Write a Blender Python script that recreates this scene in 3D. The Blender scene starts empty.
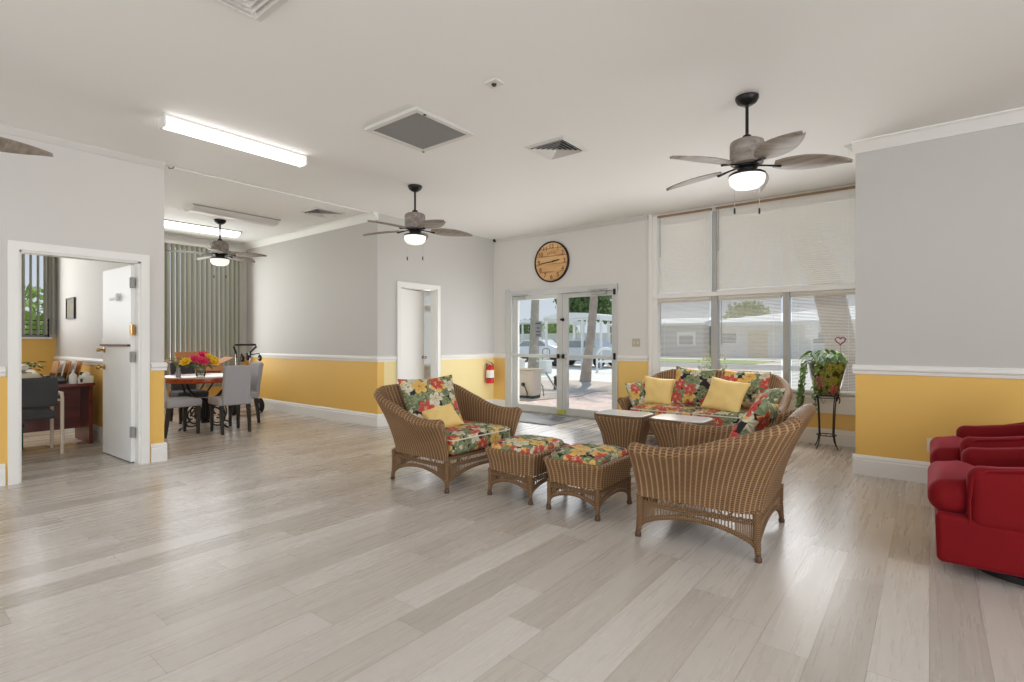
import bpy, bmesh, math, random
from mathutils import Vector, Matrix, Euler
PI = math.pi
R = math.radians
scene = bpy.context.scene
COL = scene.collection

# ---------------------------------------------------------------- camera, sky, sun, daylight and fill, exposure
cam_d = bpy.data.cameras.new('camera')
cam = bpy.data.objects.new('camera', cam_d)
COL.objects.link(cam)
cam_d.sensor_width = 36.0
cam_d.lens = 36.0 * 525.0 / 1024.0
cam_d.clip_start = 0.05
cam_d.clip_end = 400
cam.location = (0, 0, 1.27)
cam.rotation_euler = (R(90), 0, R(38.5))
scene.camera = cam

world = bpy.data.worlds.new('sky')
scene.world = world
world.use_nodes = True
wn = world.node_tree.nodes
wl = world.node_tree.links
wn.clear()
w_out = wn.new('ShaderNodeOutputWorld')
w_bg = wn.new('ShaderNodeBackground')
w_tc = wn.new('ShaderNodeTexCoord')
w_sep = wn.new('ShaderNodeSeparateXYZ')
w_ramp = wn.new('ShaderNodeValToRGB')
w_ramp.color_ramp.elements[0].position = 0.0
w_ramp.color_ramp.elements[0].color = (0.86, 0.91, 0.97, 1)
w_ramp.color_ramp.elements[1].position = 0.45
w_ramp.color_ramp.elements[1].color = (0.44, 0.63, 0.92, 1)
wl.new(w_tc.outputs['Generated'], w_sep.inputs[0])
wl.new(w_sep.outputs['Z'], w_ramp.inputs[0])
wl.new(w_ramp.outputs[0], w_bg.inputs[0])
w_bg.inputs[1].default_value = 0.72
wl.new(w_bg.outputs[0], w_out.inputs[0])

def light(name, kind, loc, rot, energy, color=(1, 1, 1), size=1.0, size_y=None, angle=None):
    d = bpy.data.lights.new(name, kind)
    d.energy = energy
    d.color = color
    if kind == 'AREA':
        d.shape = 'RECTANGLE'
        d.size = size
        d.size_y = size_y or size
    if angle is not None:
        d.angle = angle
    o = bpy.data.objects.new(name, d)
    o.location = loc
    o.rotation_euler = rot
    COL.objects.link(o)
    return o

# the sun stands beyond the glass doors, high up
sun_dir = Vector((0.84, -2.2, -4.3)).normalized()
sun = light('sun', 'SUN', (0, 20, 20), sun_dir.to_track_quat('-Z', 'Y').to_euler(), 3.2, (1.0, 0.96, 0.88), angle=R(0.6))
# added unseen fill behind the camera, then daylight lamps at doors and windows
light('fill_south', 'AREA', (-2.2, -3.4, 1.85), (R(112), 0, 0), 92, (0.87, 0.93, 1.0), 6.6, 2.3)
light('fill_east', 'AREA', (4.4, 0.4, 1.85), (R(112), 0, R(90)), 176, (0.87, 0.93, 1.0), 5.2, 2.3)
light('daylight_office', 'AREA', (-10.3, 0.6, 2.1), (R(90), 0, R(-90)), 34, (1, 0.99, 0.98), 2.2, 1.4)
light('daylight_dining', 'AREA', (-10.3, 3.4, 1.75), (R(90), 0, R(-90)), 38, (0.96, 0.98, 1), 2.4, 2.2)
light('daylight_doors', 'AREA', (-4.95, 7.3, 1.1), (R(100), 0, R(152)), 24, (0.98, 0.99, 1), 1.9, 1.9)
light('daylight_panes', 'AREA', (-1.95, 7.25, 1.3), (R(90), 0, R(180)), 40, (0.98, 0.99, 1), 2.4, 1.2)
light('daylight_washroom', 'AREA', (-8.1, 7.2, 1.6), (R(90), 0, R(180)), 14, (1, 0.99, 0.97), 0.8, 1.4)

vs = scene.view_settings
vs.view_transform = 'Standard'
vs.look = 'None'
vs.exposure = 0.2
vs.gamma = 1.0
vs.use_curve_mapping = False
scene.cycles.transparent_max_bounces = 24
scene.cycles.diffuse_bounces = 6

# ---------------------------------------------------------------- materials
MATS = {}
def nmat(name):
    m = bpy.data.materials.new(name)
    m.use_nodes = True
    nt = m.node_tree
    b = nt.nodes['Principled BSDF']
    return m, nt, b

def srgb(r, g, b):
    def c(v):
        v /= 255.0
        return v / 12.92 if v <= 0.04045 else ((v + 0.055) / 1.055) ** 2.4
    return (c(r), c(g), c(b), 1)

class NT:
    """small node helper"""
    def __init__(s, nt):
        s.nt = nt
    def n(s, t, **k):
        x = s.nt.nodes.new(t)
        for a, v in k.items():
            setattr(x, a, v)
        return x
    def l(s, a, b):
        s.nt.links.new(a, b)
    def val(s, sock, v):
        if isinstance(v, (int, float)):
            sock.default_value = v
        elif isinstance(v, (tuple, list)):
            sock.default_value = v
        else:
            s.l(v, sock)
    def m(s, op, a, b=0.0, c=None, clamp=False):
        x = s.n('ShaderNodeMath', operation=op, use_clamp=clamp)
        s.val(x.inputs[0], a)
        s.val(x.inputs[1], b)
        if c is not None:
            s.val(x.inputs[2], c)
        return x.outputs[0]
    def mix(s, f, a, b):
        x = s.n('ShaderNodeMix', data_type='RGBA')
        s.val(x.inputs[0], f)
        s.val(x.inputs[6], a)
        s.val(x.inputs[7], b)
        return x.outputs[2]
    def noise(s, vec, scale, detail=3.0, rough=0.5):
        x = s.n('ShaderNodeTexNoise')
        x.inputs['Scale'].default_value = scale
        x.inputs['Detail'].default_value = detail
        x.inputs['Roughness'].default_value = rough
        if vec is not None:
            s.l(vec, x.inputs['Vector'])
        return x.outputs[0]
    def ramp(s, f, stops):
        x = s.n('ShaderNodeValToRGB')
        cr = x.color_ramp
        while len(cr.elements) < len(stops):
            cr.elements.new(0.5)
        for e, (p, c) in zip(cr.elements, stops):
            e.position = p
            e.color = c
        s.l(f, x.inputs[0])
        return x.outputs[0]
    def bump(s, h, strength, dist, bsdf):
        x = s.n('ShaderNodeBump')
        x.inputs['Strength'].default_value = strength
        x.inputs['Distance'].default_value = dist
        s.l(h, x.inputs['Height'])
        s.l(x.outputs[0], bsdf.inputs['Normal'])
    def obj(s):
        return s.n('ShaderNodeTexCoord').outputs['Object']
    def uv(s):
        return s.n('ShaderNodeTexCoord').outputs['UV']
    def mapping(s, vec, scale=(1, 1, 1), loc=(0, 0, 0), rot=(0, 0, 0)):
        x = s.n('ShaderNodeMapping')
        x.inputs['Scale'].default_value = scale
        x.inputs['Location'].default_value = loc
        x.inputs['Rotation'].default_value = rot
        s.l(vec, x.inputs[0])
        return x.outputs[0]

def plain(name, col, rough=0.5, metal=0.0, vary=0.06, scale=8.0, bump=0.0, bscale=60.0, spec=0.5, emit=None, sheen=0.0):
    """a painted, plastic, metal or cloth surface with a faint procedural variation"""
    m, nt, b = nmat(name)
    N = NT(nt)
    o = N.obj()
    f = N.noise(o, scale)
    dark = tuple(c * (1 - vary) for c in col[:3]) + (1,)
    lite = tuple(min(1, c * (1 + vary)) for c in col[:3]) + (1,)
    N.l(N.mix(f, dark, lite), b.inputs['Base Color'])
    b.inputs['Roughness'].default_value = rough
    b.inputs['Metallic'].default_value = metal
    b.inputs['Specular IOR Level'].default_value = spec
    if sheen:
        b.inputs['Sheen Weight'].default_value = sheen
        b.inputs['Sheen Roughness'].default_value = 0.35
        b.inputs['Sheen Tint'].default_value = (min(1, col[0] * 4.0), min(1, col[1] * 2 + 0.12), min(1, col[2] * 2 + 0.18), 1)
    if bump:
        N.bump(N.noise(o, bscale, 4), bump, 0.01, b)
    if emit:
        b.inputs['Emission Color'].default_value = emit[0]
        b.inputs['Emission Strength'].default_value = emit[1]
    MATS[name] = m
    return m

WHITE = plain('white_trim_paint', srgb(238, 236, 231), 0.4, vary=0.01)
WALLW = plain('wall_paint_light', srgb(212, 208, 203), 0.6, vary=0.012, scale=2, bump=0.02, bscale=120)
WALL_SHADE = plain('wall_paint_shaded', srgb(199, 196, 191), 0.6, vary=0.012, scale=2, bump=0.02, bscale=120)  # same wall paint, shade of the backlit walls put into its colour
WALL_LIT = plain('wall_paint_lit', srgb(224, 221, 216), 0.6, vary=0.012, scale=2)  # same wall paint, lightened in colour to look more brightly lit
WALLY = plain('wall_paint_yellow', srgb(236, 190, 98), 0.55, vary=0.02, scale=2, bump=0.02, bscale=120)
WALLY2 = plain('wall_paint_pale_yellow', srgb(240, 220, 158), 0.55, vary=0.02, scale=2)
CEIL = plain('ceiling_paint', srgb(238, 237, 234), 0.75, vary=0.012, scale=1.2, bump=0.03, bscale=90)
BLACK = plain('black_metal', srgb(26, 25, 25), 0.4, 0.3)
BLACKP = plain('black_plastic', srgb(24, 24, 26), 0.5)
DARKW = plain('dark_leg_wood', srgb(30, 24, 22), 0.45)
CHROME = plain('chrome', srgb(200, 200, 205), 0.2, 1.0)
BRASS = plain('brass', srgb(190, 150, 85), 0.3, 1.0)
ALU = plain('painted_door_metal', srgb(206, 207, 204), 0.4, 0.0, vary=0.02)
ALUG = plain('grey_window_metal', srgb(176, 176, 172), 0.45, 0.0, vary=0.03)
PLASTIC = plain('cream_plastic', srgb(226, 216, 192), 0.45)
VENT = plain('vent_paint', srgb(218, 216, 211), 0.5, vary=0.02)
VENTD = plain('vent_grey_filter', srgb(158, 156, 153), 0.8, vary=0.06, scale=60)  # even grey of the grille filter and small fittings
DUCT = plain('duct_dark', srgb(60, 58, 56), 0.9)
VELVET = plain('red_velvet', srgb(120, 8, 16), 0.75, vary=0.12, scale=5, bump=0.05, bscale=30, spec=0.2, sheen=0.55)
GREYFAB = plain('grey_chair_fabric', srgb(168, 167, 172), 0.85, vary=0.05, scale=60, bump=0.1, bscale=300)
DARKFAB = plain('charcoal_fabric', srgb(72, 72, 76), 0.9, vary=0.1, scale=80, bump=0.1, bscale=300)
YELFAB = plain('yellow_satin_fabric', srgb(240, 206, 130), 0.6, vary=0.05, scale=10, bump=0.35, bscale=14, sheen=0.2)
PAPER = plain('white_paper', srgb(236, 234, 228), 0.7, vary=0.02)
MANILA = plain('orange_folder', srgb(204, 140, 72), 0.7, vary=0.1)
CARD = plain('cardboard', srgb(170, 112, 66), 0.8, vary=0.1, scale=20)
GREENP = plain('green_plastic', srgb(40, 92, 60), 0.6)
LEAF = plain('pothos_leaf', srgb(96, 128, 54), 0.45, vary=0.45, scale=25)
STEMG = plain('green_stem', srgb(70, 96, 44), 0.6)
SOIL = plain('potting_soil', srgb(48, 36, 28), 0.95, vary=0.3, scale=80)
REDP = plain('extinguisher_red', srgb(205, 36, 30), 0.3)
GLASSW = plain('frosted_glass_top', srgb(240, 242, 240), 0.12, vary=0.01, spec=0.7)
RUBBER = plain('door_mat_grey', srgb(140, 140, 142), 0.95, vary=0.12, scale=120, bump=0.3, bscale=200)
PINKP = plain('pink_petal', srgb(236, 70, 120), 0.6, vary=0.1, scale=40)
YELP = plain('yellow_petal', srgb(248, 208, 46), 0.6, vary=0.1, scale=40)
WINE = plain('dark_red_paint', srgb(120, 22, 40), 0.5)
PICT = plain('picture_olive_print', srgb(120, 112, 86), 0.6, vary=0.5, scale=18)
LAMP = plain('lit_diffuser', srgb(250, 250, 250), 0.4, emit=((1, 0.985, 0.96, 1), 3.2))
BOWL = plain('lit_glass_bowl', srgb(250, 248, 242), 0.3, emit=((1, 0.97, 0.92, 1), 0.55))
UNLIT = plain('unlit_diffuser', srgb(222, 220, 216), 0.35, vary=0.02)
WALNUT = plain('clock_hand_black', srgb(22, 16, 14), 0.5)
INK = plain('clock_numeral_brown', srgb(84, 46, 32), 0.6)
TIRE = plain('black_rubber', srgb(20, 20, 21), 0.8)
STRUCT_OUT = plain('white_stucco', srgb(226, 225, 222), 0.8, vary=0.05, scale=1.0)
ROOFW = plain('white_roof', srgb(238, 238, 236), 0.7, vary=0.04, scale=0.6)
SHEDG = plain('grey_siding', srgb(176, 180, 184), 0.8, vary=0.06, scale=1.0)
TAN = plain('tan_door_paint', srgb(214, 196, 168), 0.7)
DARKGL = plain('dark_window_glass', srgb(146, 150, 154), 0.15, vary=0.2, scale=1.5)
LAWN = plain('lawn', srgb(150, 176, 92), 0.95, vary=0.25, scale=3)
ASPH = plain('asphalt', srgb(150, 150, 152), 0.95, vary=0.1, scale=6)
CONC = plain('pale_concrete', srgb(226, 220, 210), 0.9, vary=0.08, scale=1.2)
MULCH = plain('mulch', srgb(196, 180, 164), 0.95, vary=0.5, scale=14)
HEDGE = plain('tree_leaf', srgb(96, 122, 66), 0.8, vary=0.55, scale=0.9)
HEDGE2 = plain('light_tree_leaf', srgb(150, 168, 90), 0.8, vary=0.4, scale=0.9)
BARK = plain('palm_bark', srgb(172, 160, 148), 0.95, vary=0.35, scale=5, bump=0.5, bscale=14)
BEIGE = plain('beige_cabinet_paint', srgb(206, 196, 180), 0.6, vary=0.05)
SIGNG = plain('sign_grey', srgb(150, 146, 144), 0.6, vary=0.05)
CARS = plain('silver_car_paint', srgb(224, 226, 230), 0.3, 0.2)

def wood(name, c1, c2, rough, scale, axis=0, spec=0.5):
    m, nt, b = nmat(name)
    N = NT(nt)
    sc = [scale * 6] * 3
    sc[axis] = scale * 0.5
    v = N.mapping(N.obj(), tuple(sc))
    f = N.noise(v, 1.0, 6, 0.6)
    N.l(N.ramp(f, [(0.3, c1), (0.7, c2)]), b.inputs['Base Color'])
    b.inputs['Roughness'].default_value = rough
    b.inputs['Specular IOR Level'].default_value = spec
    return m
MAHOG = wood('mahogany', srgb(86, 30, 22), srgb(128, 52, 36), 0.3, 3, 1)
TABLEW = wood('red_table_apron_wood', srgb(140, 50, 24), srgb(184, 84, 40), 0.18, 4, 0)
FANWOOD = wood('grey_driftwood', srgb(112, 102, 95), srgb(164, 154, 146), 0.5, 5, 0)
BLADEW = wood('grey_brown_blade', srgb(122, 110, 98), srgb(164, 152, 140), 0.5, 5, 0)
TABLEF = wood('pale_table_surface', srgb(205, 178, 160), srgb(222, 198, 182), 0.25, 2, 0)

def floor_mat():
    m, nt, b = nmat('plank_floor')
    N = NT(nt)
    o = N.obj()
    sp = N.n('ShaderNodeSeparateXYZ')
    N.l(o, sp.inputs[0])
    x, y = sp.outputs[0], sp.outputs[1]
    W, L = 0.19, 1.35
    xr = N.m('DIVIDE', x, W)
    row = N.m('FLOOR', xr)
    wn1 = N.n('ShaderNodeTexWhiteNoise', noise_dimensions='1D')
    N.l(row, wn1.inputs['W'])
    yr = N.m('ADD', N.m('DIVIDE', y, L), N.m('MULTIPLY', wn1.outputs['Value'], 7.3))
    colm = N.m('FLOOR', yr)
    cv = N.n('ShaderNodeCombineXYZ')
    N.l(row, cv.inputs[0])
    N.l(colm, cv.inputs[1])
    wn2 = N.n('ShaderNodeTexWhiteNoise', noise_dimensions='2D')
    N.l(cv.outputs[0], wn2.inputs['Vector'])
    rnd = wn2.outputs['Value']
    # grain stretched along the plank, shifted per plank
    gx = N.m('MULTIPLY', x, 22.0)
    gy = N.m('ADD', N.m('MULTIPLY', y, 0.8), N.m('MULTIPLY', rnd, 37.0))
    gv = N.n('ShaderNodeCombineXYZ')
    N.l(gx, gv.inputs[0]); N.l(gy, gv.inputs[1])
    g1 = N.noise(gv.outputs[0], 1.0, 5, 0.6)
    gv2 = N.n('ShaderNodeCombineXYZ')
    N.l(N.m('MULTIPLY', x, 60.0), gv2.inputs[0]); N.l(N.m('ADD', N.m('MULTIPLY', y, 2.2), N.m('MULTIPLY', rnd, 11.0)), gv2.inputs[1])
    g2 = N.noise(gv2.outputs[0], 1.0, 3, 0.6)
    tone = N.m('ADD', N.m('MULTIPLY', rnd, 0.42), N.m('ADD', N.m('MULTIPLY', g1, 0.25), N.m('MULTIPLY', g2, 0.08)))
    c = N.ramp(tone, [(0.05, srgb(168, 158, 146)), (0.36, srgb(192, 183, 173)), (0.7, srgb(212, 205, 197))])
    fx = N.m('FRACT', xr)
    fy = N.m('FRACT', yr)
    ex = N.m('MINIMUM', fx, N.m('SUBTRACT', 1.0, fx))
    ey = N.m('MINIMUM', fy, N.m('SUBTRACT', 1.0, fy))
    gap = N.m('MAXIMUM', N.m('LESS_THAN', ex, 0.007), N.m('LESS_THAN', ey, 0.0011))
    c2 = N.mix(N.m('MULTIPLY', gap, 0.55), c, srgb(120, 108, 96))
    N.l(c2, b.inputs['Base Color'])
    N.l(N.m('ADD', 0.2, N.m('MULTIPLY', g1, 0.16)), b.inputs['Roughness'])
    b.inputs['Specular IOR Level'].default_value = 0.5
    N.bump(N.m('SUBTRACT', N.m('MULTIPLY', g2, 0.2), gap), 0.12, 0.002, b)
    return m
FLOORM = floor_mat()

def wicker_mat(name, c_dark, c_mid, c_lite, stake=0.036):
    m, nt, b = nmat(name)
    N = NT(nt)
    uv = N.uv()
    sp = N.n('ShaderNodeSeparateXYZ')
    N.l(uv, sp.inputs[0])
    u, v = sp.outputs[0], sp.outputs[1]
    us = N.m('DIVIDE', u, stake)
    ridge = N.m('ADD', 0.5, N.m('MULTIPLY', 0.5, N.m('COSINE', N.m('MULTIPLY', us, 2 * PI))))
    ridge = N.m('POWER', ridge, 5.0)
    # over-and-under weave rows that change sides at every stake
    par = N.m('MULTIPLY', N.m('FLOOR', us), PI)
    row = N.m('ADD', 0.5, N.m('MULTIPLY', 0.5, N.m('SINE', N.m('ADD', N.m('MULTIPLY', v, 2 * PI / 0.016), par))))
    h = N.m('ADD', N.m('MULTIPLY', ridge, 0.7), N.m('MULTIPLY', row, 0.5))
    ns = N.noise(N.mapping(uv, (90, 240, 1)), 1.0, 3, 0.6)
    nb = N.noise(N.mapping(uv, (3, 4, 1)), 1.0, 2, 0.5)
    t = N.m('ADD', N.m('MULTIPLY', h, 0.56), N.m('ADD', N.m('MULTIPLY', ns, 0.28), N.m('MULTIPLY', nb, 0.18)))
    c = N.ramp(t, [(0.25, c_dark), (0.55, c_mid), (0.95, c_lite)])
    N.l(c, b.inputs['Base Color'])
    b.inputs['Roughness'].default_value = 0.55
    b.inputs['Specular IOR Level'].default_value = 0.3
    N.bump(h, 0.7, 0.006, b)
    return m
WICK = wicker_mat('woven_wicker', srgb(94, 66, 42), srgb(152, 116, 80), srgb(194, 162, 122), 0.04)
WICKT = plain('wicker_strand', srgb(130, 102, 74), 0.55, vary=0.25, scale=60)
WICKD = plain('wicker_foot_wrap', srgb(84, 58, 40), 0.55, vary=0.25, scale=60)

def floral_mat(name, pot=False):
    m, nt, b = nmat(name)
    N = NT(nt)
    uv = N.uv()
    base_n = N.noise(uv, 11.0, 2, 0.5)
    if pot:
        c = N.ramp(base_n, [(0.4, srgb(18, 18, 14)), (0.7, srgb(50, 44, 24))])
    else:
        c = N.ramp(base_n, [(0.52, srgb(30, 26, 28)), (0.56, srgb(206, 196, 170))])
    def layer(c, scale, off, rad, npet, lo, col_a, col_b, col_c, prob, core=0.25):
        vv = N.mapping(uv, (1, 1, 1), (off, off * 1.7, 0))
        vo = N.n('ShaderNodeTexVoronoi', voronoi_dimensions='2D')
        vo.inputs['Scale'].default_value = scale
        vo.inputs['Randomness'].default_value = 0.75
        N.l(vv, vo.inputs['Vector'])
        sub = N.n('ShaderNodeVectorMath', operation='SUBTRACT')
        N.l(vv, sub.inputs[0])
        N.l(vo.outputs['Position'], sub.inputs[1])
        s2 = N.n('ShaderNodeSeparateXYZ')
        N.l(sub.outputs[0], s2.inputs[0])
        sc = N.n('ShaderNodeSeparateColor')
        N.l(vo.outputs['Color'], sc.inputs[0])
        dx, dy = s2.outputs[0], s2.outputs[1]
        dist = N.m('SQRT', N.m('ADD', N.m('MULTIPLY', dx, dx), N.m('MULTIPLY', dy, dy)))
        ang = N.m('ADD', N.m('ARCTAN2', dy, dx), N.m('MULTIPLY', sc.outputs[1], 6.28))
        pet = N.m('ABSOLUTE', N.m('COSINE', N.m('MULTIPLY', ang, npet / 2.0)))
        rr = N.m('MULTIPLY', rad, N.m('ADD', lo, N.m('MULTIPLY', pet, 1 - lo)))
        q = N.m('DIVIDE', dist, rr)
        mask = N.m('MULTIPLY', N.m('LESS_THAN', q, 1.0), N.m('LESS_THAN', sc.outputs[0], prob))
        shade = N.m('ADD', N.m('MULTIPLY', q, 0.75), N.m('MULTIPLY', N.m('SUBTRACT', 1.0, pet), 0.5))
        shade = N.m('ADD', shade, N.m('MULTIPLY', N.m('SUBTRACT', N.noise(uv, 70.0, 2), 0.5), 0.7))
        fc = N.ramp(shade, [(core * 0.6, col_c), (core, col_b), (0.75, col_a), (1.0, col_b)])
        return N.mix(mask, c, fc)
    if pot:
        c = layer(c, 9.0, 0.3, 0.07, 3, 0.22, srgb(120, 128, 44), srgb(70, 84, 30), srgb(150, 146, 66), 0.75)
        c = layer(c, 10.0, 5.1, 0.06, 3, 0.22, srgb(146, 142, 62), srgb(92, 100, 36), srgb(180, 170, 84), 0.55)
        c = layer(c, 4.2, 9.43, 0.085, 6, 0.35, srgb(190, 110, 116), srgb(140, 50, 64), srgb(80, 20, 36), 0.5)
    else:
        c = layer(c, 8.0, 0.3, 0.085, 2, 0.2, srgb(130, 138, 98), srgb(84, 98, 68), srgb(176, 178, 134), 0.85)
        c = layer(c, 9.0, 3.7, 0.07, 2, 0.2, srgb(146, 152, 112), srgb(92, 106, 74), srgb(190, 188, 150), 0.8)
        c = layer(c, 6.5, 7.9, 0.07, 5, 0.55, srgb(226, 216, 192), srgb(186, 176, 142), srgb(160, 150, 90), 0.58)
        c = layer(c, 5.6, 12.3, 0.08, 5, 0.6, srgb(228, 190, 106), srgb(208, 158, 76), srgb(150, 106, 60), 0.52)
        c = layer(c, 5.6, 17.1, 0.082, 6, 0.5, srgb(204, 88, 74), srgb(172, 50, 46), srgb(240, 204, 160), 0.55)
    N.l(c, b.inputs['Base Color'])
    b.inputs['Roughness'].default_value = 0.75 if not pot else 0.4
    N.bump(N.noise(uv, 12.0, 2), 0.25 if not pot else 0.02, 0.01, b)
    return m
FLORAL = floral_mat('tropical_floral_fabric')
FLORALPOT = floral_mat('painted_tropical_tin', True)

def glass_mat(name, tint, gloss):
    m = bpy.data.materials.new(name)
    m.use_nodes = True
    nt = m.node_tree
    nt.nodes.clear()
    N = NT(nt)
    out = N.n('ShaderNodeOutputMaterial')
    tr = N.n('ShaderNodeBsdfTransparent')
    tr.inputs[0].default_value = tint
    gl = N.n('ShaderNodeBsdfGlossy')
    gl.inputs['Roughness'].default_value = 0.03
    mx = N.n('ShaderNodeMixShader')
    lw = N.n('ShaderNodeLayerWeight')
    lw.inputs[0].default_value = 0.25
    N.l(N.m('MULTIPLY', lw.outputs['Fresnel'], gloss), mx.inputs[0])
    N.l(tr.outputs[0], mx.inputs[1])
    N.l(gl.outputs[0], mx.inputs[2])
    N.l(mx.outputs[0], out.inputs[0])
    return m
GLASS = glass_mat('window_glass', (0.96, 0.97, 0.97, 1), 0.6)

def translucent_mat(name, col, share, transp=0.0):
    m = bpy.data.materials.new(name)
    m.use_nodes = True
    nt = m.node_tree
    nt.nodes.clear()
    N = NT(nt)
    out = N.n('ShaderNodeOutputMaterial')
    d = N.n('ShaderNodeBsdfDiffuse')
    t = N.n('ShaderNodeBsdfTranslucent')
    nz = N.noise(N.obj(), 3.0)
    c = N.mix(nz, tuple(x * 0.96 for x in col[:3]) + (1,), col)
    N.l(c, d.inputs[0]); N.l(c, t.inputs[0])
    mx = N.n('ShaderNodeMixShader')
    mx.inputs[0].default_value = share
    N.l(d.outputs[0], mx.inputs[1]); N.l(t.outputs[0], mx.inputs[2])
    last = mx.outputs[0]
    if transp:
        tp = N.n('ShaderNodeBsdfTransparent')
        m2 = N.n('ShaderNodeMixShader')
        m2.inputs[0].default_value = transp
        N.l(last, m2.inputs[1]); N.l(tp.outputs[0], m2.inputs[2])
        last = m2.outputs[0]
    N.l(last, out.inputs[0])
    return m
SLAT = translucent_mat('blind_slat', srgb(250, 247, 242), 0.62)
SLATV = translucent_mat('vertical_blind_vane', srgb(198, 196, 182), 0.25)
FROST = translucent_mat('frosted_pane', srgb(240, 242, 242), 0.6)

def clock_mat():
    m, nt, b = nmat('clock_planks')
    N = NT(nt)
    o = N.obj()
    sp = N.n('ShaderNodeSeparateXYZ')
    N.l(o, sp.inputs[0])
    z = sp.outputs[2]
    zz = N.m('MULTIPLY', z, 1 / 0.135)
    row = N.m('FLOOR', N.m('ADD', zz, 0.35))
    wn1 = N.n('ShaderNodeTexWhiteNoise', noise_dimensions='1D')
    N.l(row, wn1.inputs['W'])
    g = N.noise(N.mapping(o, (4, 1, 40)), 1.0, 5, 0.6)
    t = N.m('ADD', N.m('MULTIPLY', wn1.outputs['Value'], 0.25), N.m('MULTIPLY', g, 0.7))
    c = N.ramp(t, [(0.15, srgb(190, 138, 88)), (0.5, srgb(230, 184, 126)), (0.85, srgb(242, 206, 156))])
    f = N.m('FRACT', N.m('ADD', zz, 0.35))
    ln = N.m('LESS_THAN', f, 0.05)
    rough_edge = N.m('LESS_THAN', N.m('ABSOLUTE', N.m('ADD', f, N.m('MULTIPLY', N.m('SUBTRACT', g, 0.5), 0.5))), 0.12)
    c = N.mix(N.m('MULTIPLY', N.m('MAXIMUM', ln, rough_edge), 0.5), c, srgb(120, 62, 38))
    N.l(c, b.inputs['Base Color'])
    b.inputs['Roughness'].default_value = 0.55
    return m
CLOCKF = clock_mat()

def paver_mat():
    m, nt, b = nmat('pink_brick_pavers')
    N = NT(nt)
    br = N.n('ShaderNodeTexBrick')
    br.inputs['Color1'].default_value = srgb(222, 200, 188)
    br.inputs['Color2'].default_value = srgb(204, 178, 164)
    br.inputs['Mortar'].default_value = srgb(190, 176, 166)
    br.inputs['Scale'].default_value = 1.0
    br.inputs['Brick Width'].default_value = 0.22
    br.inputs['Row Height'].default_value = 0.11
    br.inputs['Mortar Size'].default_value = 0.008
    N.l(N.mapping(N.obj(), rot=(0, 0, R(45))), br.inputs['Vector'])
    N.l(br.outputs[0], b.inputs['Base Color'])
    b.inputs['Roughness'].default_value = 0.9
    return m
PAVER = paver_mat()

# ---------------------------------------------------------------- mesh helpers
def link(name, bm, mats, parent=None, smooth=True, sharp=40, loc=None, rot=None, bevel=None):
    me = bpy.data.meshes.new(name)
    bmesh.ops.recalc_face_normals(bm, faces=bm.faces[:])
    bm.to_mesh(me)
    bm.free()
    for m in (mats if isinstance(mats, (list, tuple)) else [mats]):
        me.materials.append(m)
    if smooth:
        for p in me.polygons:
            p.use_smooth = True
        me.set_sharp_from_angle(angle=R(sharp))
    o = bpy.data.objects.new(name, me)
    COL.objects.link(o)
    if parent is not None:
        o.parent = parent
    if loc is not None:
        o.location = loc
    if rot is not None:
        o.rotation_euler = rot
    if bevel:
        md = o.modifiers.new('bevel', 'BEVEL')
        md.width = bevel
        md.segments = 2
        md.limit_method = 'ANGLE'
        md.angle_limit = R(40)
    return o

def tag(o, label, cat, group=None, kind=None):
    o['label'] = label
    o['category'] = cat
    if group:
        o['group'] = group
    if kind:
        o['kind'] = kind
    return o

def thing(name, label, cat, loc=(0, 0, 0), rotz=0.0, group=None, kind=None):
    o = bpy.data.objects.new(name, None)
    o.empty_display_size = 0.1
    COL.objects.link(o)
    o.location = loc
    o.rotation_euler = (0, 0, rotz)
    return tag(o, label, cat, group, kind)

def dup(root, label, loc=None, rotz=None, group=None):
    def cp(o, par):
        c = o.copy()
        COL.objects.link(c)
        if par is not None:
            c.parent = par
        for ch in list(o.children):
            cp(ch, c)
        return c
    r = cp(root, None)
    r['label'] = label
    if group:
        r['group'] = group
    if loc is not None:
        r.location = loc
    if rotz is not None:
        r.rotation_euler = (0, 0, rotz)
    return r

def struct(name, bm, mats, label, cat, parent=None, bevel=None, **k):
    o = link(name, bm, mats, parent, bevel=bevel, **k)
    if parent is None:
        tag(o, label, cat, kind='structure')
    return o

def B():
    return bmesh.new()

def box(bm, x0, x1, y0, y1, z0, z1, mi=0, M=None):
    vs_ = [bm.verts.new((x, y, z)) for z in (z0, z1) for y in (y0, y1) for x in (x0, x1)]
    if M is not None:
        for v in vs_:
            v.co = M @ v.co
    for f in ((0, 2, 3, 1), (4, 5, 7, 6), (0, 1, 5, 4), (2, 6, 7, 3), (0, 4, 6, 2), (1, 3, 7, 5)):
        fc = bm.faces.new([vs_[i] for i in f])
        fc.material_index = mi
    return vs_

def cbox(bm, c, s, rot=(0, 0, 0), mi=0):
    M = Matrix.Translation(c) @ Euler(rot).to_matrix().to_4x4()
    return box(bm, -s[0] / 2, s[0] / 2, -s[1] / 2, s[1] / 2, -s[2] / 2, s[2] / 2, mi, M)

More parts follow.
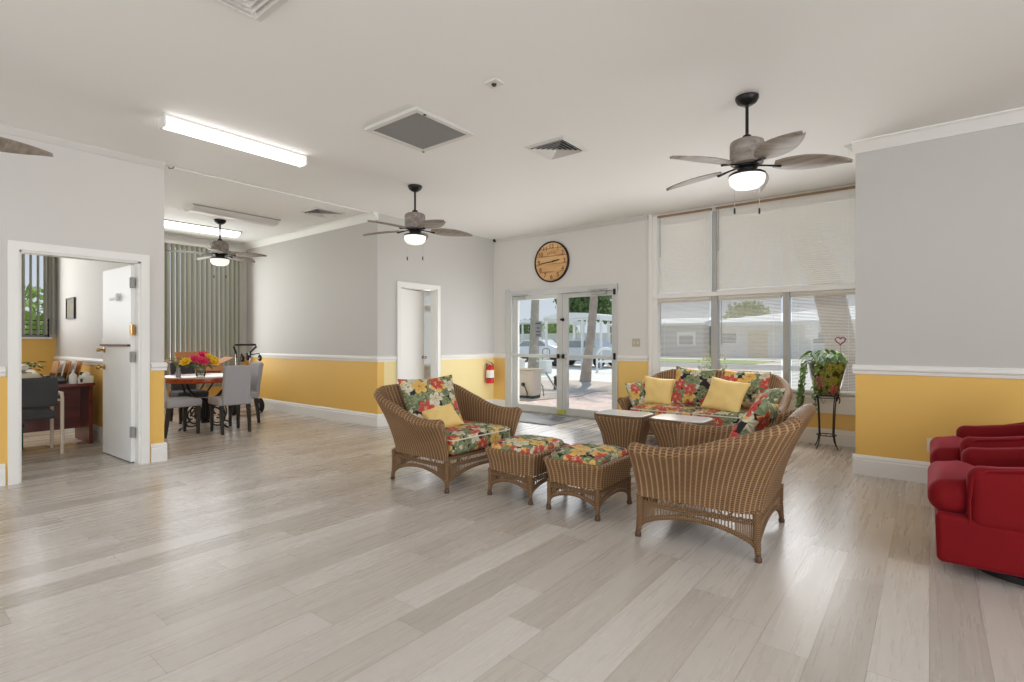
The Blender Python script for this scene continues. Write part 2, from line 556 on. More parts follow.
def tube(bm, pts, r, n=8, closed=False, mi=0, flat=1.0):
    pts = [Vector(p) for p in pts]
    N_ = len(pts)
    rs = r if isinstance(r, (list, tuple)) else [r] * N_
    rings = []
    prev = None
    for i, p in enumerate(pts):
        a = pts[(i - 1) % N_] if (closed or i > 0) else p
        c = pts[(i + 1) % N_] if (closed or i < N_ - 1) else p
        t = (c - a)
        if t.length < 1e-9:
            t = Vector((0, 0, 1))
        t.normalize()
        if prev is None:
            up = Vector((0, 0, 1)) if abs(t.z) < 0.9 else Vector((1, 0, 0))
            s = t.cross(up).normalized()
        else:
            s = (prev - t * prev.dot(t))
            if s.length < 1e-6:
                s = t.cross(Vector((0.3, 0.7, 0.6)))
            s.normalize()
        prev = s
        w = t.cross(s)
        rings.append([bm.verts.new(p + (s * math.cos(2 * PI * k / n) + w * math.sin(2 * PI * k / n) * flat) * rs[i]) for k in range(n)])
    cnt = N_ if closed else N_ - 1
    uvl = bm.loops.layers.uv.verify()
    L0 = 0.0
    for i in range(cnt):
        A, C_ = rings[i], rings[(i + 1) % N_]
        L1 = L0 + (pts[(i + 1) % N_] - pts[i]).length
        per = 2 * PI * rs[i] / n
        for k in range(n):
            f = bm.faces.new((A[k], A[(k + 1) % n], C_[(k + 1) % n], C_[k]))
            f.material_index = mi
            for lp, uvc in zip(f.loops, ((L0, k * per), (L0, k * per + per), (L1, k * per + per), (L1, k * per))):
                lp[uvl].uv = uvc
        L0 = L1
    if not closed:
        for rg in (rings[0], rings[-1]):
            f = bm.faces.new(rg)
            f.material_index = mi

def lathe(bm, prof, n=24, c=(0, 0, 0), mi=0, M=None, squash=(1, 1)):
    rings = []
    for r_, z in prof:
        ring = []
        if r_ < 1e-6:
            ring = [bm.verts.new((c[0], c[1], c[2] + z))]
        else:
            for k in range(n):
                a = 2 * PI * k / n
                ring.append(bm.verts.new((c[0] + r_ * math.cos(a) * squash[0], c[1] + r_ * math.sin(a) * squash[1], c[2] + z)))
        if M is not None:
            for v in ring:
                v.co = M @ v.co
        rings.append(ring)
    for A, C_ in zip(rings, rings[1:]):
        if len(A) == 1 and len(C_) == 1:
            continue
        for k in range(n):
            k2 = (k + 1) % n
            if len(A) == 1:
                f = bm.faces.new((A[0], C_[k], C_[k2]))
            elif len(C_) == 1:
                f = bm.faces.new((A[k], A[k2], C_[0]))
            else:
                f = bm.faces.new((A[k], A[k2], C_[k2], C_[k]))
            f.material_index = mi
    for rg in (rings[0], rings[-1]):
        if len(rg) > 1:
            f = bm.faces.new(rg)
            f.material_index = mi

def prism(bm, poly, z0, z1, mi=0, M=None):
    a = [bm.verts.new((p[0], p[1], z0)) for p in poly]
    b_ = [bm.verts.new((p[0], p[1], z1)) for p in poly]
    if M is not None:
        for v in a + b_:
            v.co = M @ v.co
    n = len(poly)
    fs = [bm.faces.new(a), bm.faces.new(b_)]
    for k in range(n):
        fs.append(bm.faces.new((a[k], a[(k + 1) % n], b_[(k + 1) % n], b_[k])))
    for f in fs:
        f.material_index = mi

def loft(bm, rings, closed_v=True, cap=True, mi=0, u0=0.0):
    """rings of points lofted into a skin, with uv in metres (u along the loft, v round the ring)"""
    uvl = bm.loops.layers.uv.verify()
    n = len(rings[0])
    V = [[bm.verts.new(p) for p in rg] for rg in rings]
    us = [u0]
    for A, C_ in zip(rings, rings[1:]):
        us.append(us[-1] + max((Vector(a) - Vector(c)).length for a, c in zip(A, C_)) * 0.5 + 0.5 * (Vector(A[n // 2]) - Vector(C_[n // 2])).length)
    mid = rings[len(rings) // 2]
    vv = [0.0]
    for k in range(n):
        vv.append(vv[-1] + (Vector(mid[k]) - Vector(mid[(k + 1) % n])).length)
    cnt = n if closed_v else n - 1
    for i in range(len(V) - 1):
        for k in range(cnt):
            k2 = (k + 1) % n
            f = bm.faces.new((V[i][k], V[i + 1][k], V[i + 1][k2], V[i][k2]))
            f.material_index = mi
            for lp, (uu, w) in zip(f.loops, ((us[i], vv[k]), (us[i + 1], vv[k]), (us[i + 1], vv[k + 1]), (us[i], vv[k + 1]))):
                lp[uvl].uv = (uu, w)
    if cap:
        for rg in (V[0], V[-1]):
            f = bm.faces.new(rg)
            f.material_index = mi
            for lp in f.loops:
                lp[uvl].uv = (lp.vert.co.y, lp.vert.co.z)

def box_uv(bm, off=0.0):
    uvl = bm.loops.layers.uv.verify()
    for f in bm.faces:
        n = f.normal
        ax = max(range(3), key=lambda i: abs(n[i]))
        for lp in f.loops:
            c = lp.vert.co
            if ax == 2:
                lp[uvl].uv = (c.x + off, c.y + off * 0.7)
            elif ax == 1:
                lp[uvl].uv = (c.x + off, c.z + off * 0.7 + 3.1)
            else:
                lp[uvl].uv = (c.y + off, c.z + off * 0.7 + 5.3)

def rbox(bm, c, h, r, k=3, m=5, puff=0.0, mi=0, fn=None, puff_bot=0.0):
    """rounded, optionally puffed, box"""
    def coords(hh):
        out = [-hh + r * (1 - math.tan(PI / 4 * (1 - i / k))) for i in range(k)]
        inn = hh - r
        out += [-inn + 2 * inn * i / m for i in range(m + 1)]
        out += [hh - r * (1 - math.tan(PI / 4 * (i + 1) / k)) for i in range(k)]
        return out
    C3 = [coords(x) for x in h]
    cache = {}
    def vert(p):
        key = tuple(round(x, 6) for x in p)
        if key in cache:
            return cache[key]
        P = Vector(p)
        inner = Vector([max(-(h[i] - r), min(h[i] - r, P[i])) for i in range(3)])
        d = P - inner
        if d.length > 1e-9:
            P = inner + d.normalized() * r
        fx = max(0, 1 - (P.x / h[0]) ** 2) * max(0, 1 - (P.y / h[1]) ** 2)
        if P.z > 0:
            P.z += puff * math.sqrt(fx) * (P.z / h[2])
        else:
            P.z -= puff_bot * math.sqrt(fx) * (-P.z / h[2])
        if fn:
            P = Vector(fn(P))
        cache[key] = bm.verts.new(P + Vector(c))
        return cache[key]
    for ax in range(3):
        i, j = [a for a in range(3) if a != ax]
        for sgn in (-1, 1):
            for a in range(len(C3[i]) - 1):
                for b_ in range(len(C3[j]) - 1):
                    q = []
                    for (aa, bb) in ((a, b_), (a + 1, b_), (a + 1, b_ + 1), (a, b_ + 1)):
                        p = [0, 0, 0]
                        p[ax] = sgn * h[ax]
                        p[i] = C3[i][aa]
                        p[j] = C3[j][bb]
                        q.append(vert(p))
                    if len(set(q)) == 4:
                        f = bm.faces.new(q)
                        f.material_index = mi

def pillow_bm(w, h, t, seed=0, n=20):
    rnd = random.Random(seed)
    ph = [rnd.uniform(0, 6.28) for _ in range(6)]
    bm = B()
    uvl = bm.loops.layers.uv.verify()
    def pt(i, j, s):
        u = -1 + 2 * i / n
        v = -1 + 2 * j / n
        x = w / 2 * u * (1 - 0.09 * (1 - v * v))
        y = h / 2 * v * (1 - 0.09 * (1 - u * u))
        e = max(0.0, (1 - u * u) * (1 - v * v))
        z = s * t / 2 * e ** 0.42
        wr = 0.012 * e ** 0.3 * (math.sin(5 * u + 3 * v + ph[0]) * math.sin(4 * v - 2 * u + ph[1]) + 0.5 * math.sin(9 * u + ph[2]) * math.sin(7 * v + ph[3]))
        return Vector((x, y, z + s * wr))
    top = {}
    bot = {}
    for i in range(n + 1):
        for j in range(n + 1):
            edge = i in (0, n) or j in (0, n)
            top[i, j] = bm.verts.new(pt(i, j, 1))
            bot[i, j] = top[i, j] if edge else bm.verts.new(pt(i, j, -1))
    off = seed * 1.37
    for i in range(n):
        for j in range(n):
            for D, flip in ((top, 0), (bot, 1)):
                q = [D[i, j], D[i + 1, j], D[i + 1, j + 1], D[i, j + 1]]
                f = bm.faces.new(q[::-1] if flip else q)
                for lp in f.loops:
                    lp[uvl].uv = (lp.vert.co.x + off + flip * 2, lp.vert.co.y + off * 0.6)
    return bm

def lerp(a, b, t):
    return a + (b - a) * t

def smooth(t):
    t = max(0, min(1, t))
    return t * t * (3 - 2 * t)

# ================================================================ the room
XL, YB, XR0, YR, H = -6.38, 7.47, -0.556, 5.98, 3.16
XF = -10.5            # far exterior wall of office and dining corner
YA, YO = 4.83, 2.07   # dining corner: right wall and left wall
YS, XE = -3.6, 4.6    # walls behind the camera
RAIL = 0.965

def floor_poly(z0, z1, mats, name, label, cat):
    bm = B()
    box(bm, XF - 0.1, XE + 0.1, YS - 0.1, YB + (0.16 if z0 < 0 else 0.05), z0, z1)
    return struct(name, bm, mats, label, cat)
floor_poly(-0.12, 0.0, FLOORM, 'floor', 'pale greige plank floor of the whole room', 'floor')
floor_poly(H, H + 0.15, CEIL, 'ceiling', 'flat white painted ceiling of the whole room', 'ceiling')

def wbox(bm, x0, x1, y0, y1, z0=0.0, z1=H):
    if z0 < RAIL < z1:
        box(bm, x0, x1, y0, y1, z0, RAIL, 1)
        box(bm, x0, x1, y0, y1, RAIL, z1, 0)
    else:
        box(bm, x0, x1, y0, y1, z0, z1, 1 if z1 <= RAIL else 0)

DX0, DX1, DZ = -6.0, -3.83, 2.15       # glass door opening
WX0, WX1, WZ0, WZ1 = -3.27, -0.58, 0.6, 3.13   # window wall opening
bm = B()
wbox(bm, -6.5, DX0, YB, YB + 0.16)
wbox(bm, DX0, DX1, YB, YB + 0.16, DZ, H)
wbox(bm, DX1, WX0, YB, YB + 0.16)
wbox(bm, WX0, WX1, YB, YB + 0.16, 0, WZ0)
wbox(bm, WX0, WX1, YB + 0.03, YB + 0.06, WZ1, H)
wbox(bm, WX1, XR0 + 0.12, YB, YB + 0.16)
struct('wall_back', bm, [WALL_LIT, plain('wall_paint_yellow_lit', srgb(239, 200, 116), 0.55, vary=0.02, scale=2)], 'brightened grey and yellow back wall around the glass doors and window', 'wall', smooth=False)  # upper paint and yellow both lightened for the light on this wall
bm = B()
wbox(bm, XR0, XE, YR, YR + 0.12)
wbox(bm, XR0, XR0 + 0.12, YR + 0.12, YB)
struct('wall_right', bm, [WALL_SHADE, WALLY], 'shade-greyed and yellow wall behind the red armchairs', 'wall', smooth=False)
OY0, OY1, OZ = 0.93, 1.855, 2.087      # office door opening
bm = B()
wbox(bm, XL - 0.12, XL, YS, OY0)
wbox(bm, XL - 0.12, XL, OY0, OY1, OZ, H)
wbox(bm, XL - 0.12, XL, OY1, YO)
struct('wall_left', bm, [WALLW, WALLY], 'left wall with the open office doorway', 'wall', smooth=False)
bm = B()
wbox(bm, XF, XL - 0.12, YO - 0.12, YO)
struct('wall_office', bm, [WALLW, WALLY], 'office wall carrying the small picture', 'wall', smooth=False)
BY0, BY1, BZ = 5.25, 6.02, 2.12        # washroom door opening
bm = B()
wbox(bm, XL - 0.12, XL, YA + 0.12, BY0)
wbox(bm, XL - 0.12, XL, BY0, BY1, BZ, H)
wbox(bm, XL - 0.12, XL, BY1, YB)
struct('wall_washroom', bm, [WALL_SHADE, WALLY2], 'pale yellow wall with the ajar washroom door', 'wall', smooth=False)
bm = B()
wbox(bm, XF, XL, YA, YA + 0.12)
struct('wall_dining', bm, [WALL_SHADE, WALLY], 'long shade-greyed and yellow wall of the dining corner', 'wall', smooth=False)
# far exterior wall with an office window and a dining window
OWY0, OWY1, OWZ0, OWZ1 = -0.6, 1.87, 1.33, 2.75
DWY0, DWY1, DWZ0, DWZ1 = 2.25, 4.62, 0.5, 3.0
bm = B()
Y_ = [(-3.6, OWY0, None), (OWY0, OWY1, (OWZ0, OWZ1)), (OWY1, YO - 0.06, None), (YO - 0.06, DWY0, None), (DWY0, DWY1, (DWZ0, DWZ1)), (DWY1, YA + 0.12, None)]
for a, b_, op in Y_:
    if op is None and b_ <= DWY0:
        box(bm, XF - 0.12, XF, a, b_, 0, OWZ0 if b_ < YO else RAIL, 1)
        box(bm, XF - 0.12, XF, a, b_, OWZ0 if b_ < YO else RAIL, H, 0)
    elif op is None:
        wbox(bm, XF - 0.12, XF, a, b_)
    else:
        box(bm, XF - 0.12, XF, a, b_, 0, op[0], 1)
        wbox(bm, XF - 0.12, XF, a, b_, op[1], H)
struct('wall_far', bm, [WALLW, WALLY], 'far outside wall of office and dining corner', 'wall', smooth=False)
# washroom shell behind the ajar door
bm = B()
box(bm, -8.9, -7.95 - 0.62, YB, YB + 0.16, 0, H)
box(bm, -8.57, -7.75, YB, YB + 0.16, 0, 0.72)
box(bm, -8.57, -7.75, YB, YB + 0.16, 2.4, H)
box(bm, -7.75, -6.5, YB, YB + 0.16, 0, H)
box(bm, -9.0, -8.9, YA + 0.12, YB + 0.16, 0, H)
struct('wall_washroom_inner', bm, WHITE, 'white walls inside the washroom', 'wall', smooth=False)
# walls behind the camera, wide openings added to let in fill light
bm = B()
for a, b_, z0, z1 in ((XL - 0.12, -5.6, 0, H), (-5.6, 1.2, 0, 0.7), (-5.6, 1.2, 3.0, H), (1.2, XE, 0, H)):
    wbox(bm, a, b_, YS - 0.12, YS, z0, z1)
struct('wall_south', bm, [WALL_SHADE, WALLY], 'wall behind the camera with wide openings added for light', 'wall', smooth=False)
bm = B()
for a, b_, z0, z1 in ((YS, -2.3, 0, H), (-2.3, 3.1, 0, 0.7), (-2.3, 3.1, 3.0, H), (3.1, YR, 0, H)):
    wbox(bm, XE, XE + 0.12, a, b_, z0, z1)
struct('wall_east', bm, [WALL_SHADE, WALLY], 'side wall right of the camera with wide openings added for light', 'wall', smooth=False)

# ---- baseboards, chair rails and crown mouldings as profiles swept along straight runs
def run(bm, p, q, nrm, prof):
    """prof: (out, z) outline from the wall; p, q: ends on the wall face; nrm: into the room"""
    P, Q, n = Vector(p), Vector(q), Vector(nrm)
    a = [bm.verts.new((P.x + n.x * o, P.y + n.y * o, z)) for o, z in prof]
    b_ = [bm.verts.new((Q.x + n.x * o, Q.y + n.y * o, z)) for o, z in prof]
    m = len(prof)
    bm.faces.new(a); bm.faces.new(b_)
    for k in range(m):
        bm.faces.new((a[k], a[(k + 1) % m], b_[(k + 1) % m], b_[k]))
BASEP = [(0, 0), (0.022, 0), (0.022, 0.14), (0.016, 0.15), (0.018, 0.165), (0.008, 0.185), (0, 0.19)]
RAILP = [(0, 0.955), (0.012, 0.96), (0.016, 0.985), (0.03, 1.0), (0.03, 1.02), (0.014, 1.035), (0, 1.045)]
CROWNP = [(0, H - 0.10), (0.012, H - 0.10), (0.02, H - 0.085), (0.05, H - 0.05), (0.075, H - 0.022), (0.095, H - 0.012), (0.095, H), (0, H)]
CROWNS = [(0, H - 0.06), (0.01, H - 0.06), (0.045, H - 0.01), (0.045, H), (0, H)]
def trimset(side, num, runs, base=True, rail=True, crown=None):
    if base:
        bm = B()
        for p, q, n in runs:
            run(bm, p, q, n, BASEP)
        struct('baseboard_' + side, bm, WHITE, 'white baseboard of the %s wall' % side, 'baseboard', smooth=False)
    if rail:
        bm = B()
        for p, q, n in runs:
            run(bm, p, q, n, RAILP)
        struct('trim_%d' % num, bm, WHITE, 'white chair rail of the %s wall' % side, 'trim', smooth=False)
    if crown:
        bm = B()
        for p, q, n in runs:
            run(bm, p, q, n, crown)
        struct('trim_%d' % (num + 1), bm, WHITE, 'white crown moulding of the %s wall' % side, 'trim', smooth=False)
o = 0.022
trimset('right', 1, [((XR0 - o, YR, 0), (XE, YR, 0), (0, -1, 0)), ((XR0, YR, 0), (XR0, YB, 0), (-1, 0, 0))], crown=CROWNP)
trimset('back', 3, [((XL, YB, 0), (DX0 - 0.09, YB, 0), (0, -1, 0)), ((DX1 + 0.005, YB, 0), (WX0 - 0.05, YB, 0), (0, -1, 0))])
bm = B(); run(bm, (WX0 - 0.05, YB, 0), (XR0, YB, 0), (0, -1, 0), BASEP)
struct('baseboard_window', bm, WHITE, 'white baseboard under the big window', 'baseboard', smooth=False)
bm = B(); run(bm, (XL, YB, 0), (WX0 - 0.05, YB, 0), (0, -1, 0), CROWNS)
struct('trim_5', bm, WALLW, 'slim crown moulding over the glass doors', 'trim', smooth=False)
trimset('left', 6, [((XL, YS, 0), (XL, OY0 - 0.09, 0), (1, 0, 0)), ((XL, OY1 + 0.09, 0), (XL, YO + o, 0), (1, 0, 0))])
bm = B(); run(bm, (XL, YS, 0), (XL, YO, 0), (1, 0, 0), CROWNS)
struct('trim_8', bm, WALLW, 'slim crown moulding over the office doorway', 'trim', smooth=False)
trimset('washroom', 9, [((XL, YA + 0.0, 0), (XL, BY0 - 0.08, 0), (1, 0, 0)), ((XL, BY1 + 0.08, 0), (XL, YB, 0), (1, 0, 0))])
trimset('dining', 12, [((XF, YA, 0), (XL + o, YA, 0), (0, -1, 0))], crown=CROWNP)
trimset('office', 15, [((XF, YO - 0.12, 0), (XL - 0.12, YO - 0.12, 0), (0, -1, 0))])
trimset('far', 18, [((XF, YS, 0), (XF, YO - 0.12, 0), (1, 0, 0)), ((XF, YO, 0), (XF, YA, 0), (1, 0, 0))], rail=False)

# slim ceiling track across the opening of the dining corner
t = thing('ceiling_track', 'slim white ceiling track across the dining corner opening', 'track', (XL - 0.06, 0, H))
bm = B(); box(bm, -0.012, 0.012, YO + 0.05, YA - 0.05, -0.012, 0.0)
link('rail', bm, CEIL, t, smooth=False)
for yy in (YO + 0.06, YA - 0.06):
    bm = B(); tube(bm, [(0, yy, -0.005), (0.03, yy, -0.03), (0.06, yy + 0.02, -0.03), (0.075, yy + 0.03, -0.012)], 0.008, 6)
    link('end_hook', bm, VENTD, t)

# ---- door casings
def casing_x(name, x, y0, y1, z, w, label, n=1):
    bm = B()
    for xa, xb in ((x, x + 0.025 * n),):
        box(bm, min(xa, xb), max(xa, xb), y0 - w, y0, 0, z + w)
        box(bm, min(xa, xb), max(xa, xb), y1, y1 + w, 0, z + w)
        box(bm, min(xa, xb), max(xa, xb), y0, y1, z, z + w)
    # jamb lining
    box(bm, x - 0.13, x, y0 - 0.001, y0 + 0.018, 0, z)
    box(bm, x - 0.13, x, y1 - 0.018, y1 + 0.001, 0, z)
    box(bm, x - 0.13, x, y0, y1, z - 0.018, z + 0.001)
    return struct(name, bm, WHITE, label, 'trim', smooth=False)
casing_x('trim_22', XL, OY0, OY1, OZ, 0.075, 'white casing around the office doorway')
casing_x('trim_23', XL, BY0, BY1, BZ, 0.065, 'white casing around the washroom doorway')

# ---- office door, swung open into the office
def knob(name, parent, loc, axis, mat, r=0.028):
    bm = B()
    M = Vector(axis).to_track_quat('Z', 'Y').to_matrix().to_4x4()
    lathe(bm, [(0, 0), (0.03, 0), (0.03, 0.008), (0.011, 0.012), (0.011, 0.035), (r * 0.9, 0.045), (r, 0.06), (r * 0.7, 0.075), (0, 0.079)], 16, M=M)
    return link(name, bm, mat, parent, loc=loc)
d = thing('door_1', 'white flat office door standing open', 'door', (XL - 0.11, OY1 - 0.03, 0), kind='structure')
d.rotation_euler = (0, 0, R(182))
bm = B(); box(bm, 0.0, 0.86, -0.022, 0.022, 0.012, 2.06)
link('door_leaf', bm, WHITE, d, smooth=False, bevel=0.003)
for s in (1, -1):
    knob('door_knob', d, (0.80, 0.022 * s, 0.98), (0, s, 0), BRASS)
knob('deadbolt', d, (0.80, 0.022, 1.17), (0, 1, 0), BRASS, 0.02)
for z in (0.27, 1.05, 1.33, 1.82):
    bm = B(); box(bm, -0.055, 0.0, 0.006, 0.03, z, z + 0.11); tube(bm, [(0, 0.026, z), (0, 0.026, z + 0.11)], 0.008, 8)
    link('hinge', bm, VENTD if z != 1.33 else BRASS, d)
bm = B(); box(bm, 0.02, 0.86, 0.022, 0.05, 1.215, 1.235); box(bm, 0.02, 0.86, 0.02, 0.03, 1.235, 1.30, 1)
link('mail_ledge', bm, [MAHOG, WHITE], d, smooth=False)
bm = B(); box(bm, 0.33, 0.62, 0.022, 0.034, 1.72, 1.745); box(bm, 0.33, 0.36, 0.022, 0.05, 1.70, 1.78)
link('name_holder', bm, VENT, d, smooth=False)

# ---- washroom door, a little ajar
d = thing('door_2', 'white washroom door standing slightly ajar', 'door', (XL - 0.1, BY0 + 0.02, 0), kind='structure')
d.rotation_euler = (0, 0, R(90 + 15))
bm = B(); box(bm, 0, 0.745, -0.02, 0.02, 0.012, BZ - 0.025)
link('door_leaf', bm, WHITE, d, smooth=False, bevel=0.003)
knob('door_knob', d, (0.69, -0.02, 1.0), (0, -1, 0), CHROME)
w = thing('window_3', 'bright frosted washroom window', 'window', (-8.16, YB, 0.72), kind='structure')
bm = B()
for a in ((-0.41, -0.36, 0, 1.68), (0.36, 0.41, 0, 1.68), (-0.36, 0.36, 0, 0.05), (-0.36, 0.36, 1.63, 1.68), (-0.36, 0.36, 1.2, 1.28)):
    box(bm, a[0], a[1], 0.04, 0.1, a[2], a[3])
link('window_frame', bm, WHITE, w, smooth=False)
bm = B(); box(bm, -0.36, 0.36, 0.062, 0.072, 0.05, 1.63)
link('pane', bm, FROST, w, smooth=False)

# ---- glass double door
d = thing('door_3', 'glass double entrance door in pale metal frames', 'door', (0, YB, 0), kind='structure')
bm = B()
box(bm, DX0 - 0.09, DX0, -0.02, 0.0, 0, DZ + 0.06)
box(bm, DX0, DX0 + 0.06, -0.02, 0.16, 0, DZ)
box(bm, DX1 - 0.03, DX1 + 0.01, -0.02, 0.16, 0, DZ)
box(bm, DX0 - 0.02, DX1 + 0.01, -0.03, 0.16, DZ - 0.075, DZ + 0.02)
link('door_frame', bm, ALU, d, smooth=False, bevel=0.004)
bm = B(); box(bm, DX0 + 0.06, DX1 - 0.03, -0.02, 0.16, 0, 0.015)
link('threshold', bm, ALUG, d, smooth=False)
MXD = -4.87
for x0, x1, s0, s1 in ((DX0 + 0.06, MXD, 0.115, 0.115), (MXD, DX1 - 0.03, 0.105, 0.08)):
    bm = B()
    box(bm, x0 + 0.003, x0 + s0, 0.02, 0.07, 0.02, 2.07)
    box(bm, x1 - s1, x1 - 0.003, 0.02, 0.07, 0.02, 2.07)
    box(bm, x0 + s0, x1 - s1, 0.02, 0.07, 0.02, 0.14)
    box(bm, x0 + s0, x1 - s1, 0.02, 0.07, 2.0, 2.07)
    leaf = link('door_leaf', bm, ALU, d, smooth=False, bevel=0.003)
    bm = B(); box(bm, x0 + s0, x1 - s1, 0.042, 0.05, 0.14, 2.0)
    link('pane', bm, GLASS, leaf, smooth=False)
    bm = B(); box(bm, x0 + 0.02, x1 - 0.02, -0.035, 0.02, 0.985, 1.04)
    link('push_bar', bm, ALU, leaf, smooth=False, bevel=0.008)
    hx = x1 - 0.07 if x0 < -5 else x0 + 0.03
    bm = B(); box(bm, hx, hx + 0.05, -0.045, -0.03, 0.975, 1.05)
    link('latch_cover', bm, BLACK, leaf, smooth=False)
    # door closer arm over the head
    cx = x0 + 0.08 if x0 < -5 else x1 - 0.42
    bm = B(); box(bm, cx, cx + 0.26, -0.045, 0.02, 2.015, 2.065)
    tube(bm, [(cx + 0.13, -0.03, 2.07), (cx + 0.02, -0.16, 2.085), (cx + 0.3, -0.03, 2.10)], 0.009, 6)
    link('door_closer', bm, ALUG, leaf, smooth=False)
knob('thumb_lock', d, (MXD + 0.015, 0.02, 1.63), (0, -1, 0), BLACK, 0.02)
bm = B(); box(bm, MXD - 0.09, MXD + 0.06, -0.012, 0.02, 0.03, 0.11)
link('floor_stop', bm, plain('lime_tape', srgb(188, 190, 92), 0.6), d, smooth=False)
bm = B(); box(bm, DX1 - 0.05, DX1 - 0.02, -0.05, -0.02, 0.98, 1.08)
box(bm, DX1 - 0.05, DX1 - 0.02, -0.05, -0.02, 2.0, 2.09)
link('hinge', bm, BLACK, d, smooth=False)

tag(link('door_mat', (lambda b: (rbox(b, (0, 0, 0.006), (0.66, 0.42, 0.006), 0.005, 1, 4), b)[1])(B()), RUBBER, None, loc=(-5.1, 6.93, 0)),
    'flat grey door mat in front of the glass double door', 'mat')

# ---- big window wall: lower band and upper band
PANES = [(-3.18, -2.39), (-2.308, -1.4786), (-1.409, -0.66)]
w = thing('window_1', 'lower band of the big window, three panes', 'window', (0, YB, 0), kind='structure')
bm = B()
box(bm, WX0 - 0.03, WX0 + 0.02, -0.03, 0.0, WZ0 - 0.2, H)
box(bm, WX0, PANES[0][0], 0.0, 0.13, WZ0, 1.95)
box(bm, PANES[2][1], WX1, 0.0, 0.13, WZ0, 1.95)
for x0, x1 in PANES:
    box(bm, x0 - 0.0, x1 + 0.0, 0.05, 0.11, WZ0, WZ0 + 0.05)
    box(bm, x0, x1, 0.05, 0.11, 1.86, 1.9)
link('window_frame', bm, WHITE, w, smooth=False)
for x0, x1 in ((PANES[0][1], PANES[1][0]), (PANES[1][1], PANES[2][0])):
    bm = B(); box(bm, x0, x1, -0.005, 0.12, WZ0, 1.9)
    link('mullion', bm, ALUG, w, smooth=False, bevel=0.004)
bm = B(); box(bm, WX0, WX1, -0.02, 0.13, 1.895, 1.955)
link('transom', bm, WHITE, w, smooth=False, bevel=0.004)
for x0, x1 in PANES:
    bm = B(); box(bm, x0, x1, 0.076, 0.084, WZ0 + 0.05, 1.86)
    link('pane', bm, GLASS, w, smooth=False)
bm = B(); box(bm, WX0 - 0.03, XR0, -0.075, 0.13, WZ0 - 0.04, WZ0); box(bm, WX0 - 0.03, XR0, -0.05, 0.0, 0.385, WZ0 - 0.04)
link('sill', bm, WHITE, w, smooth=False, bevel=0.004)
w = thing('window_2', 'upper band of the big window, two panes', 'window', (0, YB, 0), kind='structure')
bm = B()
box(bm, WX0, PANES[0][0], 0.0, 0.13, 1.955, WZ1)
box(bm, PANES[2][1], WX1, 0.0, 0.13, 1.955, WZ1)
box(bm, WX0, WX1, 0.045, 0.09, WZ1 - 0.03, WZ1)
link('window_frame', bm, WHITE, w, smooth=False)
bm = B(); box(bm, PANES[0][1] + 0.01, PANES[1][0] - 0.01, -0.005, 0.12, 1.955, WZ1 - 0.05)
link('mullion', bm, ALUG, w, smooth=False)
for x0, x1 in ((PANES[0][0], PANES[0][1] + 0.01), (PANES[1][0] - 0.01, PANES[2][1])):
    bm = B(); box(bm, x0, x1, 0.076, 0.084, 1.955, WZ1 - 0.05)
    link('pane', bm, GLASS, w, smooth=False)

# ---- mini blinds
def mini_blind(x0, x1, z0, z1, tilt, pitch, depth, label, wand=True, head=BEIGE):
    t = thing('mini_blind', label, 'window blind', (0, YB + 0.022, 0), group='mini blinds on the big window')
    bm = B(); box(bm, x0, x1, -0.02, 0.02, z1 - 0.03, z1)
    link('headrail', bm, head, t, smooth=False)
    bm = B(); box(bm, x0 + 0.005, x1 - 0.005, -0.013, 0.013, z0, z0 + 0.018)
    link('bottom_rail', bm, WHITE, t, smooth=False)
    bm = B()
    n = int((z1 - 0.042 - z0 - 0.018) / pitch) + 1
    c, s = math.cos(tilt) * depth / 2, math.sin(tilt) * depth / 2
    for i in range(n):
        z = z1 - 0.042 - i * pitch
        m = 0.0018   # crown of the slat
        q = [(-c, s), (0, m), (c, -s), (c, -s - 0.0008), (0, m - 0.0008), (-c, s - 0.0008)]
        a = [bm.verts.new((x0 + 0.008, yy, z + zz)) for yy, zz in q]
        b_ = [bm.verts.new((x1 - 0.008, yy, z + zz)) for yy, zz in q]
        bm.faces.new(a); bm.faces.new(b_)
        for k in range(6):
            bm.faces.new((a[k], a[(k + 1) % 6], b_[(k + 1) % 6], b_[k]))
    link('slats', bm, SLAT, t, smooth=False)
    L = x1 - x0
    for fx in ([0.12, 0.88] if L < 1.0 else [0.06, 0.5, 0.94]):
        bm = B(); tube(bm, [(x0 + L * fx, -depth / 2 - 0.002, z0 + 0.01), (x0 + L * fx, -depth / 2 - 0.002, z1 - 0.02)], 0.0018, 5)
        link('ladder_cord', bm, WHITE, t)
    if wand:
        bm = B(); tube(bm, [(x0 + 0.04, -0.03, z1 - 0.03), (x0 + 0.045, -0.035, z1 - 0.03 - 0.5 * (z1 - z0))], 0.006, 6)
        link('tilt_wand', bm, ALUG, t)
    return t
HB = plain('brown_headrail', srgb(150, 122, 90), 0.5)
mini_blind(PANES[0][0] + 0.01, PANES[0][1] - 0.0, 1.96, WZ1 - 0.0, R(43), 0.026, 0.03, 'closed cream blind on the narrow upper left pane', head=HB)
mini_blind(PANES[1][0] - 0.02, PANES[2][1] - 0.01, 1.96, WZ1 - 0.0, R(43), 0.026, 0.03, 'wide closed cream blind on the upper right pane', head=HB)
TL = R(27)
mini_blind(PANES[0][0] + 0.02, PANES[0][1] - 0.02, 0.62, 1.86, TL, 0.018, 0.018, 'open see-through blind on the lower left pane, behind the left half of the wicker sofa')
mini_blind(PANES[1][0] + 0.02, PANES[1][1] - 0.02, 0.62, 1.86, TL, 0.018, 0.018, 'open see-through blind on the lower middle pane, between the two grey mullions')
